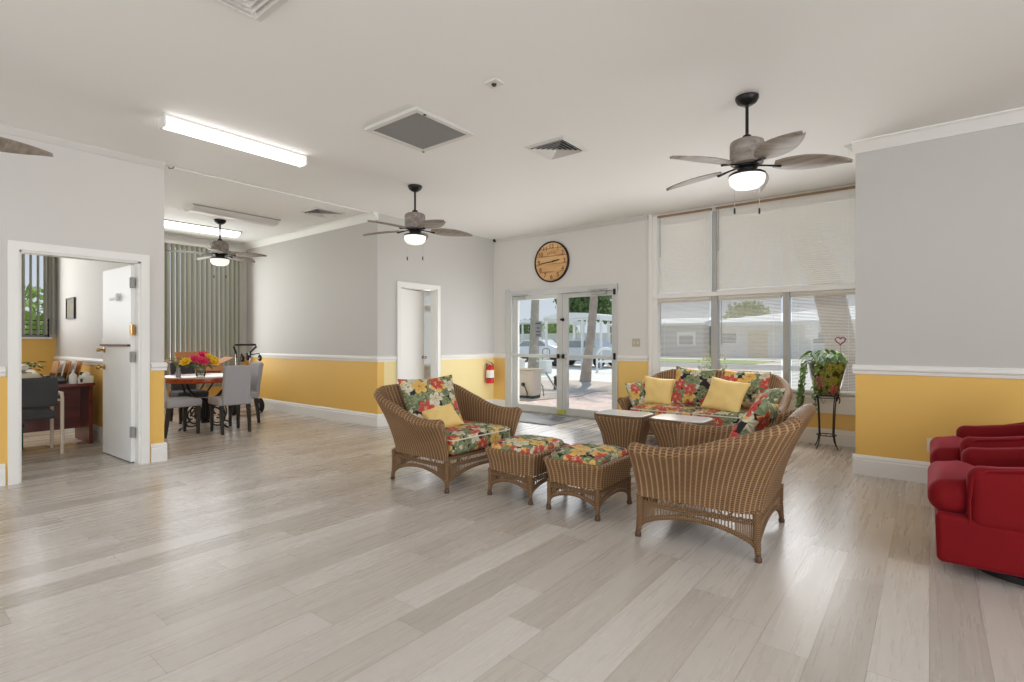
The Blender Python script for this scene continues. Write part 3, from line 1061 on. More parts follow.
mini_blind(PANES[2][0] + 0.02, PANES[2][1] - 0.02, 0.62, 1.86, TL, 0.018, 0.018, 'open see-through blind on the lower right pane, behind the potted vine', wand=False)
bm = B(); box(bm, -0.05, 0.0, -0.06, 0.0, -0.08, 0.08)
tag(link('motion_sensor', bm, VENTD, None, smooth=False, loc=(XR0, YB - 0.02, 2.78), bevel=0.012), 'small grey sensor at the right end of the upper window blind', 'sensor')

# ---- office window and dining window with vertical blinds
def far_window(name, y0, y1, z0, z1, label):
    w = thing(name, label, 'window', (XF, 0, 0), kind='structure')
    bm = B()
    for a in ((y0, y0 + 0.05, z0, z1), (y1 - 0.05, y1, z0, z1), (y0, y1, z0, z0 + 0.05), (y0, y1, z1 - 0.05, z1), ((y0 + y1) / 2 - 0.03, (y0 + y1) / 2 + 0.03, z0, z1)):
        box(bm, -0.1, -0.03, *a)
    link('window_frame', bm, ALUG, w, smooth=False)
    bm = B(); box(bm, -0.07, -0.062, y0 + 0.04, y1 - 0.04, z0 + 0.04, z1 - 0.04)
    link('pane', bm, GLASS, w, smooth=False)
    bm = B(); box(bm, -0.1, 0.05, y0 - 0.03, y1 + 0.03, z0 - 0.03, z0)
    link('sill', bm, WHITE, w, smooth=False)
far_window('window_4', OWY0, OWY1, OWZ0, OWZ1, 'office window over the desk')
far_window('window_5', DWY0, DWY1, DWZ0, DWZ1, 'wide window behind the dining table')
def vertical_blind(y0, y1, z0, z1, ang, label, wv=0.089, pitch=0.082):
    t = thing('vertical_blind', label, 'window blind', (XF + 0.09, 0, 0))
    bm = B(); box(bm, -0.03, 0.03, y0, y1, z1, z1 + 0.05)
    link('headrail', bm, VENT, t, smooth=False)
    bm = B()
    n = int((y1 - y0 - 0.04) / pitch)
    rnd = random.Random(5)
    for i in range(n + 1):
        y = y0 + 0.05 + i * pitch
        a = ang + rnd.uniform(-0.09, 0.09)
        rings = []
        for z in (z1, z0):
            ring = []
            for k in (-2, -1, 0, 1, 2):
                ring.append(Vector((0.012 * (1 - (k / 2) ** 2), k / 4 * wv, 0)))
            ring += [v + Vector((-0.0015, 0, 0)) for v in reversed(ring)]
            Mx = Matrix.Rotation(a, 4, 'Z')
            rings.append([Mx @ v + Vector((0, y, z)) for v in ring])
        loft(bm, rings)
    link('vanes', bm, SLATV, t)
    return t
vertical_blind(DWY0 - 0.1, DWY1 + 0.08, 0.42, 2.98, R(-57), 'closed grey green vertical blind behind the dining table')
vertical_blind(OWY0 - 0.1, OWY1 + 0.06, 1.36, 2.72, R(-78), 'half open vertical blind at the office window')

# ================================================================ wicker seating
def plan_path(w, xf, xb, rc, ds=0.02):
    """U-shaped plan from the front right (y=-w) round the back to the front left; list of (pos, outward normal)"""
    P = []
    n1 = max(2, int((xf - (xb + rc)) / ds))
    for i in range(n1):
        P.append((Vector((lerp(xf, xb + rc, i / n1), -w, 0)), Vector((0, -1, 0))))
    na = max(4, int(rc * PI / 2 / ds))
    for i in range(na):
        a = PI / 2 * i / na
        nrm = Vector((-math.sin(a), -math.cos(a), 0))
        P.append((Vector((xb + rc, -w + rc, 0)) + nrm * rc, nrm))
    n2 = max(2, int((2 * w - 2 * rc) / ds))
    for i in range(n2):
        P.append((Vector((xb, lerp(-w + rc, w - rc, i / n2), 0)), Vector((-1, 0, 0))))
    for i in range(na):
        a = PI / 2 * i / na
        nrm = Vector((-math.cos(a), math.sin(a), 0))
        P.append((Vector((xb + rc, w - rc, 0)) + nrm * rc, nrm))
    for i in range(n1 + 1):
        P.append((Vector((lerp(xb + rc, xf, i / n1), w, 0)), Vector((0, 1, 0))))
    return P

def skirt(root, corners, z_top, leg_z, arch_z, leg_r=0.021, pitch=0.019, splay=0.02):
    """openwork apron with an arched lower border between each pair of legs, plus the legs themselves"""
    n = len(corners)
    cen = sum((Vector(c) for c in corners), Vector((0, 0, 0))) / n
    for i in range(n):
        A, C_ = Vector(corners[i]), Vector(corners[(i + 1) % n])
        L = (C_ - A).length
        def low(q):
            return leg_z + (arch_z - leg_z) * math.sin(PI * q) ** 0.62
        bm = B()
        tube(bm, [A.lerp(C_, q) + Vector((0, 0, low(q))) for q in [k / 28 for k in range(29)]], 0.016, 8)
        link('arched_border', bm, WICK_ROPE, root)
        zb = arch_z + (z_top - arch_z) * 0.45
        bm = B()
        for dz in (-0.009, 0.009):
            tube(bm, [A.lerp(C_, k / 40) + Vector((0, 0, zb + dz + 0.003 * math.sin(k * 2.1 + dz * 400))) for k in range(41)], 0.0085, 6)
        tube(bm, [A + Vector((0, 0, z_top)), C_ + Vector((0, 0, z_top))], 0.012, 8)
        link('woven_band', bm, WICK_ROPE, root)
        bm = B()
        m = max(3, int(L / pitch))
        for k in range(1, m):
            q = k / m
            p = A.lerp(C_, q)
            tube(bm, [p + Vector((0, 0, low(q))), p + Vector((0, 0, z_top))], 0.0042, 5)
            if q < 0.14 or q > 0.86:    # close weave near the legs
                q2 = (k + 0.5) / m
                p2 = A.lerp(C_, q2)
                tube(bm, [p2 + Vector((0, 0, low(q2))), p2 + Vector((0, 0, zb))], 0.0046, 5)
        for s in (0.25, 0.75):
            for e in (-0.09, 0.09):
                tube(bm, [A.lerp(C_, s) + Vector((0, 0, zb)), A.lerp(C_, max(0.02, min(0.98, s + e))) + Vector((0, 0, z_top))], 0.006, 5)
        o = link('openwork_strands', bm, WICKT, root)
    for c in corners:
        c = Vector(c)
        out = (c - cen).normalized() * splay
        bm = B()
        tube(bm, [c + Vector((0, 0, z_top)), c + Vector((0, 0, z_top * 0.5)), c + out * 0.6 + Vector((0, 0, 0.038))], [leg_r * 1.15, leg_r * 1.05, leg_r * 0.8], 10)
        leg = link('leg', bm, WICK_ROPE, root)
        bm = B()
        lathe(bm, [(0.0, 0), (0.019, 0), (0.021, 0.01), (0.02, 0.022), (0.014, 0.036), (0.018, 0.046), (0.0, 0.046)], 12, c=c + out * 0.7)
        link('foot', bm, WICKD, leg)
WICK_ROPE = wicker_mat('wrapped_wicker', srgb(92, 66, 44), srgb(140, 106, 72), srgb(178, 146, 108), 0.012)

def wicker_seat(name, label, cat, w, rc, loc, rotz, cushions=1, group=None, xf=0.36, xb=-0.34, arm_h=0.625, back_h=0.838, rec=0.185):
    root = thing(name, label, cat, loc, rotz, group)
    path = plan_path(w, xf, xb, rc)
    rings = []
    z0 = 0.265
    def ring(pos, nrm, grow=1.0, fwd=0.0):
        t = max(0, min(1, (xf - pos.x) / (xf - xb)))
        g = t ** 1.7
        hz = arm_h + (back_h - arm_h) * g ** 1.35 - 0.022 * math.sin(PI * min(1, t * 1.6))
        if t > 0.999:
            hz += 0.02 * (1 - (pos.y / w) ** 2)
        else:
            hz += 0.0
        disp = Vector((-rec * g, 0.095 * max(-1, min(1, pos.y / w)), 0))
        rho_top = lerp(0.052, 0.042, g)
        def cr(f):
            z = lerp(z0, hz - rho_top, f)
            e = f ** 1.45
            return pos + disp * e + Vector((fwd * (0.25 + 0.75 * f), 0, z)), lerp(0.02, rho_top, f ** 1.6) * grow
        pts = []
        K = 16
        for k in range(K + 1):
            c, rho = cr(k / K)
            pts.append(c + nrm * rho)
        c, rho = cr(1.0)
        for k in range(1, 9):
            a = PI * k / 9
            pts.append(c + nrm * rho * math.cos(a) + Vector((0, 0, rho * math.sin(a))))
        for k in range(K, -1, -1):
            c, rho = cr(k / K)
            pts.append(c - nrm * rho)
        return pts
    p0, n0 = path[0]
    p1, n1 = path[-1]
    for a in (75, 50, 25):
        rings.append(ring(p0, n0, math.cos(R(a)), 0.045 * math.sin(R(a))))
    for p, n in path:
        rings.append(ring(p, n))
    for a in (25, 50, 75):
        rings.append(ring(p1, n1, math.cos(R(a)), 0.045 * math.sin(R(a))))
    bm = B()
    loft(bm, rings)
    link('woven_shell', bm, WICK, root, sharp=60)
    skirt(root, [(xf, -w, 0), (xb, -w + 0.01, 0), (xb, w - 0.01, 0), (xf, w, 0)], z0 + 0.01, 0.075, 0.172)
    bm = B(); box(bm, xb + 0.03, xf - 0.01, -w + 0.03, w - 0.03, 0.262, 0.29)
    link('seat_deck', bm, WICKT, root, smooth=False)
    # seat cushions
    iw = w - 0.025
    for k in range(cushions):
        cw = 2 * iw / cushions
        yc = -iw + cw * (k + 0.5)
        bm = B()
        rbox(bm, (0.05, yc, 0.375), (0.345, cw / 2 - 0.004, 0.075), 0.045, 4, 8, puff=0.035)
        bm.normal_update()
        box_uv(bm, 1.3 * k + w)
        cu = link('seat_cushion', bm, FLORAL, root, sharp=70)
        bm = B()
        hx, hy, rr = 0.343, cw / 2 - 0.008, 0.045
        loop = []
        for sx, sy, a0 in ((1, 1, 0), (-1, 1, 90), (-1, -1, 180), (1, -1, 270)):
            for q in range(6):
                a = R(a0 + 18 * q)
                loop.append((0.05 + sx * (hx - rr) + rr * math.cos(a), yc + sy * (hy - rr) + rr * math.sin(a), 0.43))
        tube(bm, loop, 0.006, 6, closed=True)
        link('piping', bm, plain('cream_piping', srgb(226, 216, 196), 0.8), cu)
    return root

wicker_seat('wicker_armchair', 'wicker armchair with floral seat and back cushions, in front of the yellow washroom wall', 'armchair', 0.43, 0.10, (-3.52, 3.53, 0), 0.0, group='wicker armchairs')
wicker_seat('wicker_armchair', 'wicker armchair seen from its back side, nearest to the red armchairs', 'armchair', 0.41, 0.10, (-1.14, 3.63, 0), PI + R(3), group='wicker armchairs')
wicker_seat('wicker_loveseat', 'wicker loveseat with floral cushions under the big window', 'sofa', 0.80, 0.26, (-2.16, 6.42, 0), -PI / 2, cushions=2, arm_h=0.56, back_h=0.88, rec=0.24)

def pillow(name, label, mat, w, h, t, loc, aim, roll=0.0, lean=20, seed=1, group=None):
    """a throw pillow standing on its lower edge; aim: heading its face looks to, lean: degrees tipped back"""
    bm = pillow_bm(w, h, t, seed)
    o = link(name, bm, mat, None, sharp=80)
    # local x = width, y = height, z = face normal
    M = Matrix.Rotation(R(aim), 4, 'Z') @ Matrix.Rotation(R(90), 4, 'Z') @ Matrix.Rotation(R(90 - lean), 4, 'X') @ Matrix.Rotation(R(roll), 4, 'Z')
    o.matrix_world = Matrix.Translation(loc) @ M
    tag(o, label, 'pillow', group)
    return o
GP = 'throw pillows on the wicker seats'
pillow('floral_pillow', 'large floral pillow leaning on the back of the armchair by the washroom wall', FLORAL, 0.56, 0.54, 0.17, (-3.71, 3.43, 0.69), -24, 3, 30, 3, GP)
pillow('yellow_pillow', 'small yellow pillow in front of the floral pillow on the armchair by the washroom wall', YELFAB, 0.34, 0.27, 0.11, (-3.535, 3.40, 0.56), -30, 16, 46, 7, GP)
pillow('floral_pillow', 'floral pillow rising behind the back of the wicker armchair nearest to the red armchairs', FLORAL, 0.50, 0.48, 0.16, (-0.93, 3.74, 0.675), 176, 12, 30, 5, GP)
pillow('yellow_pillow', 'yellow pillow at the left end of the wicker loveseat', YELFAB, 0.40, 0.38, 0.15, (-2.72, 6.42, 0.63), -70, -6, 24, 9, GP)
pillow('floral_pillow', 'square floral pillow left of centre on the wicker loveseat, corner pointing up', FLORAL, 0.50, 0.50, 0.17, (-2.30, 6.5, 0.70), -86, -4, 18, 11, GP)
pillow('yellow_pillow', 'large yellow pillow at the middle of the wicker loveseat', YELFAB, 0.47, 0.42, 0.17, (-1.85, 6.28, 0.64), -96, -8, 30, 13, GP)
pillow('floral_pillow', 'floral pillow behind the large yellow pillow on the wicker loveseat', FLORAL, 0.56, 0.48, 0.16, (-1.72, 6.56, 0.69), -90, -2, 16, 15, GP)
pillow('floral_pillow', 'floral pillow lying at the right end of the wicker loveseat', FLORAL, 0.44, 0.40, 0.15, (-1.40, 6.22, 0.60), -150, 8, 40, 17, GP)
pillow('floral_pillow', 'floral pillow slumped against the left arm of the wicker loveseat', FLORAL, 0.36, 0.34, 0.13, (-2.92, 6.3, 0.59), -25, 6, 20, 19, GP)

# ---------------------------------------------------------------- ottomans
def ottoman(label, loc, seed):
    root = thing('wicker_ottoman', label, 'ottoman', loc, 0, 'wicker ottomans')
    hx, hy = 0.205, 0.245
    def rr_loop(ax, ay, r, z, n=6):
        out = []
        for sx, sy, a0 in ((1, 1, 0), (-1, 1, 90), (-1, -1, 180), (1, -1, 270)):
            for q in range(n + 1):
                a = R(a0 + 90 * q / n)
                out.append(Vector((sx * (ax - r) + r * math.cos(a), sy * (ay - r) + r * math.sin(a), z)))
        # extra points along the straight sides keep the weave even
        res = []
        for i, p in enumerate(out):
            q = out[(i + 1) % len(out)]
            k = 12 if (i % 7) == 6 else 1
            res += [p.lerp(q, j / k) for j in range(k)]
        return res
    prof = [(0.0, 0.215), (0.004, 0.26), (0.012, 0.31), (0.026, 0.36), (0.03, 0.378), (0.024, 0.392), (0.008, 0.395), (-0.004, 0.38), (-0.01, 0.34)]
    rows = [rr_loop(hx + 0.018 + o_, hy + 0.018 + o_, 0.045, z) for o_, z in prof]
    n = min(len(r_) for r_ in rows)
    rows = [[r_[int(i * len(r_) / n)] for i in range(n)] for r_ in rows]
    # loft round the loop so the stakes stand upright
    cols = [[rows[k][i % n] for k in range(len(rows))] for i in range(n + 1)]
    bm = B(); loft(bm, cols, closed_v=False, cap=False)
    link('woven_shell', bm, WICK, root, sharp=60)
    skirt(root, [(hx, -hy, 0), (-hx, -hy, 0), (-hx, hy, 0), (hx, hy, 0)], 0.225, 0.08, 0.15, leg_r=0.018, pitch=0.027, splay=0.01)
    bm = B()
    rbox(bm, (0, 0, 0.385), (hx + 0.005, hy + 0.005, 0.04), 0.03, 3, 10, puff=0.04,
         fn=lambda P: (P.x, P.y, P.z - 0.022 * math.exp(-((P.x / 0.05) ** 2 + (P.y / 0.05) ** 2)) - 0.008 * math.exp(-(P.x / 0.03) ** 2) if P.z > 0.02 else P.z))
    bm.normal_update()
    box_uv(bm, seed)
    link('seat_cushion', bm, FLORAL, root, sharp=70)
    return root
ottoman('wicker ottoman with floral cushion, the one nearer to the armchair by the washroom wall', (-2.635, 3.53, 0), 2.2)
ottoman('wicker ottoman with floral cushion, the one touching the armchair nearest to the red armchairs', (-2.045, 3.53, 0), 4.9)

# ---------------------------------------------------------------- wicker side tables with white glass tops
def side_table(label, loc, rotz=0.0):
    root = thing('wicker_side_table', label, 'side table', loc, rotz, 'wicker side tables')
    hx, hy, H_ = 0.27, 0.21, 0.52
    def loop(ax, ay, r, z):
        out = []
        for sx, sy, a0 in ((1, 1, 0), (-1, 1, 90), (-1, -1, 180), (1, -1, 270)):
            for q in range(7):
                a = R(a0 + 15 * q)
                out.append(Vector((sx * (ax - r) + r * math.cos(a), sy * (ay - r) + r * math.sin(a), z)))
        res = []
        for i, p in enumerate(out):
            q = out[(i + 1) % len(out)]
            res += [p.lerp(q, j / 6) for j in range(6)] if (i % 7) == 6 else [p]
        return res
    prof = [(-0.075, 0.0), (-0.078, 0.06), (-0.07, 0.18), (-0.05, 0.3), (-0.02, 0.4), (-0.002, 0.455), (0.004, 0.485), (-0.004, 0.503)]
    rows = [loop(hx + a, hy + a, 0.085, z) for a, z in prof]
    n = len(rows[0])
    cols = [[rows[k][i % n] for k in range(len(rows))] for i in range(n + 1)]
    bm = B(); loft(bm, cols, closed_v=False, cap=False)
    link('woven_body', bm, WICK, root, sharp=60)
    bm = B(); tube(bm, loop(hx - 0.002, hy - 0.002, 0.085, 0.505), 0.012, 8, closed=True)
    link('braided_rim', bm, WICK_ROPE, root)
    bm = B(); tube(bm, loop(hx - 0.075, hy - 0.075, 0.085, 0.012), 0.012, 8, closed=True)
    link('braided_foot', bm, WICK_ROPE, root)
    bm = B(); prism(bm, [(p.x, p.y) for p in loop(hx - 0.012, hy - 0.012, 0.08, 0)], 0.508, 0.52)
    link('glass_top', bm, GLASSW, root, bevel=0.003)
    return root
side_table('wicker side table with white top, nearer to the glass doors', (-2.50, 5.03, 0))
side_table('wicker side table with white top, in front of the middle of the loveseat', (-1.90, 5.05, 0))

# ---------------------------------------------------------------- red velvet armchairs (facing -x)
def red_chair(label, loc, rotz):
    root = thing('red_armchair', label, 'armchair', loc, rotz, 'red velvet armchairs')
    # local: front = +x ; base front at x = 0.40
    W = 0.37
    bm = B(); lathe(bm, [(0, 0), (0.27, 0), (0.27, 0.035), (0.20, 0.05), (0.20, 0.075), (0, 0.075)], 28)
    link('swivel_base', bm, BLACKP, root)
    bm = B(); rbox(bm, (0.0, 0, 0.205), (0.41, W, 0.135), 0.03, 3, 4, fn=lambda P: (P.x + 0.03 * (P.z + 0.135) * (1 if P.x > 0 else 0), P.y * (1 + 0.05 * (P.z + 0.1)), P.z))
    link('upholstered_base', bm, VELVET, root)
    for s in (-1, 1):
        def sh(P, s=s):
            f = max(0, (0.26 - P.x) / 0.62)
            return (P.x, P.y, P.z + (0.12 * f ** 1.3 if P.z > 0 else 0))
        bm = B(); rbox(bm, (-0.06, s * (W - 0.06), 0.44), (0.345, 0.072, 0.165), 0.06, 5, 8, fn=sh)
        arm = link('arm', bm, VELVET, root, sharp=80)
        bm = B(); tube(bm, [(0.272, s * (W - 0.0), 0.30), (0.275, s * (W + 0.004), 0.42), (0.262, s * (W - 0.0), 0.55), (0.2, s * (W - 0.002), 0.592), (0.0, s * (W - 0.004), 0.622), (-0.25, s * (W - 0.004), 0.69)], 0.007, 6)
        link('welt', bm, VELVET, arm)
    # T-shaped seat cushion that wraps in front of the arms
    def T(P):
        yw = W - 0.14 if P.x < 0.12 else lerp(W - 0.14, W - 0.012, smooth((P.x - 0.12) / 0.05))
        return (P.x, P.y * yw / (W - 0.012), P.z)
    bm = B(); rbox(bm, (0.12, 0, 0.415), (0.33, W - 0.012, 0.085), 0.075, 5, 14, puff=0.03, fn=T)
    for v in bm.verts:
        v.co.z += 0.006 * math.sin(v.co.x * 38) * math.sin(v.co.y * 9 + 1)
    link('seat_cushion', bm, VELVET, root, sharp=80)
    bm = B(); rbox(bm, (-0.30, 0, 0.60), (0.10, W - 0.03, 0.30), 0.08, 5, 6, fn=lambda P: (P.x - 0.22 * max(0, P.z + 0.1), P.y, P.z))
    link('backrest', bm, VELVET, root, sharp=80)
    return root
red_chair('red velvet armchair, the nearer of the pair, its whole side showing', (0.44, 4.04, 0), PI)
red_chair('red velvet armchair, the farther of the pair, close to the yellow wall', (0.45, 5.14, 0), PI)

# ================================================================ ceiling fans
def ceiling_fan(label, x, y, a0, loc_mat=FANWOOD):
    t = thing('ceiling_fan', label, 'ceiling fan', (x, y, H), 0, 'ceiling fans')
    bm = B(); lathe(bm, [(0, 0), (0.085, 0), (0.085, -0.018), (0.07, -0.045), (0.03, -0.07), (0, -0.072)], 28)
    link('canopy', bm, BLACK, t)
    bm = B(); tube(bm, [(0, 0, -0.06), (0, 0, -0.33)], 0.0125, 12)
    lathe(bm, [(0.0125, -0.29), (0.03, -0.30), (0.045, -0.335), (0.02, -0.345), (0.0125, -0.345)], 20)
    link('downrod', bm, BLACK, t)
    bm = B(); lathe(bm, [(0, -0.338), (0.095, -0.338), (0.118, -0.350), (0.125, -0.37), (0.125, -0.49), (0.117, -0.52), (0.10, -0.53), (0, -0.53)], 32)
    link('motor_housing', bm, loc_mat, t)
    bm = B(); lathe(bm, [(0, -0.528), (0.085, -0.528), (0.085, -0.545), (0.066, -0.56), (0.066, -0.585), (0.12, -0.592), (0.134, -0.602), (0.134, -0.615), (0, -0.615)], 32)
    link('switch_housing', bm, BLACK, t)
    bm = B(); lathe(bm, [(0.13, -0.612), (0.132, -0.64), (0.122, -0.675), (0.095, -0.70), (0.05, -0.712), (0, -0.714)], 32)
    link('glass_bowl', bm, BOWL, t)
    for k in range(5):
        a = R(a0 + 72 * k)
        M = Matrix.Rotation(a, 4, 'Z') @ Matrix.Translation((0, 0, -0.545)) @ Matrix.Rotation(R(-11), 4, 'X')
        bm = B()
        L0, L1, n = 0.19, 0.72, 16
        rings = []
        for i in range(n + 1):
            q = i / n
            r_ = lerp(L0, L1, q)
            w = 0.012 + 0.018 * (1 - q) + 0.086 * max(0.0, math.sin(PI * min(1, q * 0.97 + 0.03) ** 0.85)) ** 0.85
            sag = 0.018 * q * q
            ring = []
            for v in (-1, -0.5, 0, 0.5, 1):
                ring.append(M @ Vector((r_, v * w, 0.014 * v * v - sag)))
            for v in (1, 0.5, 0, -0.5, -1):
                ring.append(M @ Vector((r_, v * w, 0.014 * v * v - sag - 0.007)))
            rings.append(ring)
        loft(bm, rings)
        bl = link('blade', bm, BLADEW, t, sharp=50)
        bm = B()
        tube(bm, [M @ Vector((0.06, 0, 0.01)), M @ Vector((0.14, 0, 0.004)), M @ Vector((0.24, 0, -0.012))], [0.014, 0.012, 0.02], 8, flat=0.5)
        link('blade_iron', bm, BLACK, bl)
    for sx in (-1, 1):
        px, py = sx * 0.072, sx * 0.055
        bm = B(); tube(bm, [(px, py, -0.57), (px * 1.05, py * 1.05, -0.61), (px * 1.05, py * 1.05, -0.86)], 0.0017, 5)
        ch = link('pull_chain', bm, CHROME, t)
        bm = B(); lathe(bm, [(0, -0.858), (0.006, -0.862), (0.008, -0.88), (0.007, -0.905), (0, -0.908)], 10, c=(px * 1.05, py * 1.05, 0))
        link('pull_handle', bm, BLACKP, ch)
    return t
ceiling_fan('ceiling fan in front of the upper window blinds', -1.107, 4.316, 24)
ceiling_fan('ceiling fan in front of the washroom wall', -4.911, 4.274, 58)
ceiling_fan('ceiling fan over the dining table', -8.674, 3.578, 40)
ceiling_fan('ceiling fan over the office doorway, one blade reaching into view', -5.1, 0.2, 76)

# ================================================================ fluorescent fixtures
def strip_light(label, x, y0, y1, lit=True):
    t = thing('fluorescent_light', label, 'ceiling light', (x, (y0 + y1) / 2, H), 0, 'fluorescent ceiling lights')
    L = (y1 - y0) / 2
    bm = B(); box(bm, -0.065, 0.065, -L, L, -0.02, 0)
    for e in (-1, 1):
        box(bm, -0.067, 0.067, e * L - 0.006, e * L + 0.006, -0.1, 0)
    link('housing', bm, WHITE, t, smooth=False)
    bm = B(); rbox(bm, (0, 0, -0.055), (0.06, L - 0.008, 0.04), 0.02, 3, 4)
    link('diffuser', bm, LAMP if lit else UNLIT, t)
    return t
strip_light('bright fluorescent ceiling light between the left edge and the big ceiling grille', -5.03, 1.62, 2.88)
def wrap_light(label, x, y0, y1, lit):
    t = thing('fluorescent_light', label, 'ceiling light', (x, (y0 + y1) / 2, H), 0, 'fluorescent ceiling lights')
    L = (y1 - y0) / 2
    prof = [(-0.16, 0.0), (-0.16, -0.012), (-0.13, -0.05), (-0.07, -0.075), (0.07, -0.075), (0.13, -0.05), (0.16, -0.012), (0.16, 0.0)]
    bm = B()
    loft(bm, [[Vector((a, -L + 0.02, z)) for a, z in prof], [Vector((a, L - 0.02, z)) for a, z in prof]])
    link('diffuser', bm, LAMP if lit else UNLIT, t)
    for e in (-1, 1):
        bm = B()
        loft(bm, [[Vector((a * 1.03, e * (L - 0.02), z * 1.05)) for a, z in prof], [Vector((a * 1.03, e * L, z * 1.05)) for a, z in prof]])
        link('end_cap', bm, WHITE, t)
    bm = B(); box(bm, -0.17, -0.158, -L, L, -0.014, 0); box(bm, 0.158, 0.17, -L, L, -0.014, 0)
    link('side_rail', bm, VENTD, t, smooth=False)
    return t
wrap_light('unlit fluorescent ceiling light in the dining corner, nearer to the room', -8.09, 2.92, 4.16, False)
wrap_light('bright fluorescent ceiling light in front of the vertical blinds', -9.47, 2.95, 4.2, True)

# ================================================================ ceiling vents and sensors
def square_vent(label, x, y, s, nest=5, full=True):
    t = thing('ceiling_vent', label, 'air vent', (x, y, H), 0, 'square air vents in the ceiling')
    h = s / 2
    bm = B()
    for k in range(4):
        M = Matrix.Rotation(k * PI / 2, 4, 'Z')
        vs_ = [bm.verts.new(M @ Vector(p)) for p in ((-h, -h, -0.004), (h, -h, -0.004), (h - 0.045, -h + 0.045, -0.016), (-h + 0.045, -h + 0.045, -0.016), (-h, -h, 0), (h, -h, 0))]
        bm.faces.new([vs_[i] for i in (0, 1, 2, 3)])
        bm.faces.new([vs_[i] for i in (0, 1, 5, 4)])
    link('frame', bm, VENT, t, smooth=False)
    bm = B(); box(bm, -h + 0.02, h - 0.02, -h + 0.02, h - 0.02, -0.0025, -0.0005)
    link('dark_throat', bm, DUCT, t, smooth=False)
    # nested louvres: quarter frames stepping inward
    bm = B()
    for j in range(nest):
        a = (h - 0.05) * (1 - j / nest)
        b_ = a - (h - 0.05) / nest * 0.72
        for k in range(4):
            M = Matrix.Rotation(k * PI / 2, 4, 'Z')
            pts = [(-a, -a, -0.026), (a, -a, -0.026), (b_, -b_, -0.005), (-b_, -b_, -0.005)]
            q = [bm.verts.new(M @ Vector(p)) for p in pts]
            q2 = [bm.verts.new(M @ (Vector(p) + Vector((0, 0, 0.0015)))) for p in pts]
            bm.faces.new(q); bm.faces.new(q2)
            for i in range(4):
                bm.faces.new((q[i], q[(i + 1) % 4], q2[(i + 1) % 4], q2[i]))
    link('louvres', bm, VENT, t, smooth=False)
    return t
square_vent('square ceiling vent between the big return grille and the window fan', -2.86, 4.30, 0.46)
square_vent('square ceiling vent cut by the top edge of the photo', -2.87, 1.275, 0.46)
square_vent('square ceiling vent in the dining corner beside the long wall', -6.98, 4.30, 0.47)
t = thing('return_air_grille', 'large grey return air grille in the middle of the ceiling', 'air vent', (-3.57, 3.165, H))
h = 0.345
bm = B()
for a in ((-h, h, -h, -h + 0.05), (-h, h, h - 0.05, h), (-h, -h + 0.05, -h + 0.05, h - 0.05), (h - 0.05, h, -h + 0.05, h - 0.05)):
    box(bm, *a, -0.03, 0)
link('frame', bm, VENT, t, smooth=False, bevel=0.006)
bm = B(); box(bm, -h + 0.04, h - 0.04, -h + 0.04, h - 0.04, -0.012, -0.004)
link('filter', bm, VENTD, t, smooth=False)
bm = B()
for k in range(30):
    y = -h + 0.06 + k * (2 * h - 0.12) / 29
    cbox(bm, (0, y, -0.018), (2 * h - 0.1, 0.003, 0.016), (R(35), 0, 0))
link('louvres', bm, VENTD, t, smooth=False)
bm = B(); box(bm, -h + 0.01, -h + 0.03, h - 0.02, h - 0.005, -0.036, -0.03); box(bm, h - 0.03, h - 0.01, -h + 0.1, -h + 0.12, -0.036, -0.03)
link('latch', bm, BLACK, t, smooth=False)
t = thing('ceiling_sensor', 'small square sensor plate alone on the ceiling near the top edge', 'sensor', (-2.49, 2.92, H))
bm = B(); box(bm, -0.06, 0.06, -0.05, 0.05, -0.014, 0)
link('plate', bm, VENT, t, smooth=False, bevel=0.003)
bm = B(); lathe(bm, [(0, -0.03), (0.014, -0.027), (0.02, -0.014), (0, -0.014)], 12)
link('lens', bm, DUCT, t)
bm = B(); lathe(bm, [(0, 0), (0.03, 0), (0.034, 0.02), (0.026, 0.05), (0, 0.056)], 14, M=Matrix.Rotation(R(90), 4, 'X'))
tag(link('camera_dome', bm, BLACK, None, loc=(XL + 0.05, YB, H - 0.02)), 'tiny black camera dome high in the corner beside the glass doors', 'camera')

# ================================================================ wall clock
t = thing('wall_clock', 'round wooden wall clock with black rim above the glass doors', 'clock', (-5.06, YB, 2.625))
MX = Matrix.Rotation(R(90), 4, 'X')     # lathe z axis -> -y
bm = B(); lathe(bm, [(0, 0), (0.335, 0), (0.335, 0.028), (0, 0.028)], 64, M=MX)
link('face', bm, CLOCKF, t)
bm = B(); lathe(bm, [(0.327, 0.0), (0.35, 0.0), (0.35, 0.04), (0.343, 0.046), (0.327, 0.04), (0.327, 0.0)], 64, M=MX)
link('rim', bm, BLACK, t)
def text_mesh(txt, size, mat, name, parent, loc, rot, depth=0.001):
    cu = bpy.data.curves.new('txt', 'FONT')
    cu.body = txt
    cu.size = size
    cu.align_x = 'CENTER'
    cu.align_y = 'CENTER'
    cu.extrude = depth
    tmp = bpy.data.objects.new('txt', cu)
    COL.objects.link(tmp)
    dg = bpy.context.evaluated_depsgraph_get()
    me = bpy.data.meshes.new_from_object(tmp.evaluated_get(dg))
    bpy.data.objects.remove(tmp)
    bpy.data.curves.remove(cu)
    me.materials.clear()
    me.materials.append(mat)
    o = bpy.data.objects.new(name, me)
    COL.objects.link(o)
    o.parent = parent
    o.location = loc
    o.rotation_euler = rot
    return o
for k in range(1, 13):
    a = PI / 2 - k * PI / 6
    text_mesh(str(k), 0.105, INK, 'numeral', t, (0.262 * math.cos(a), -0.0295, 0.262 * math.sin(a)), (R(90), 0, 0))
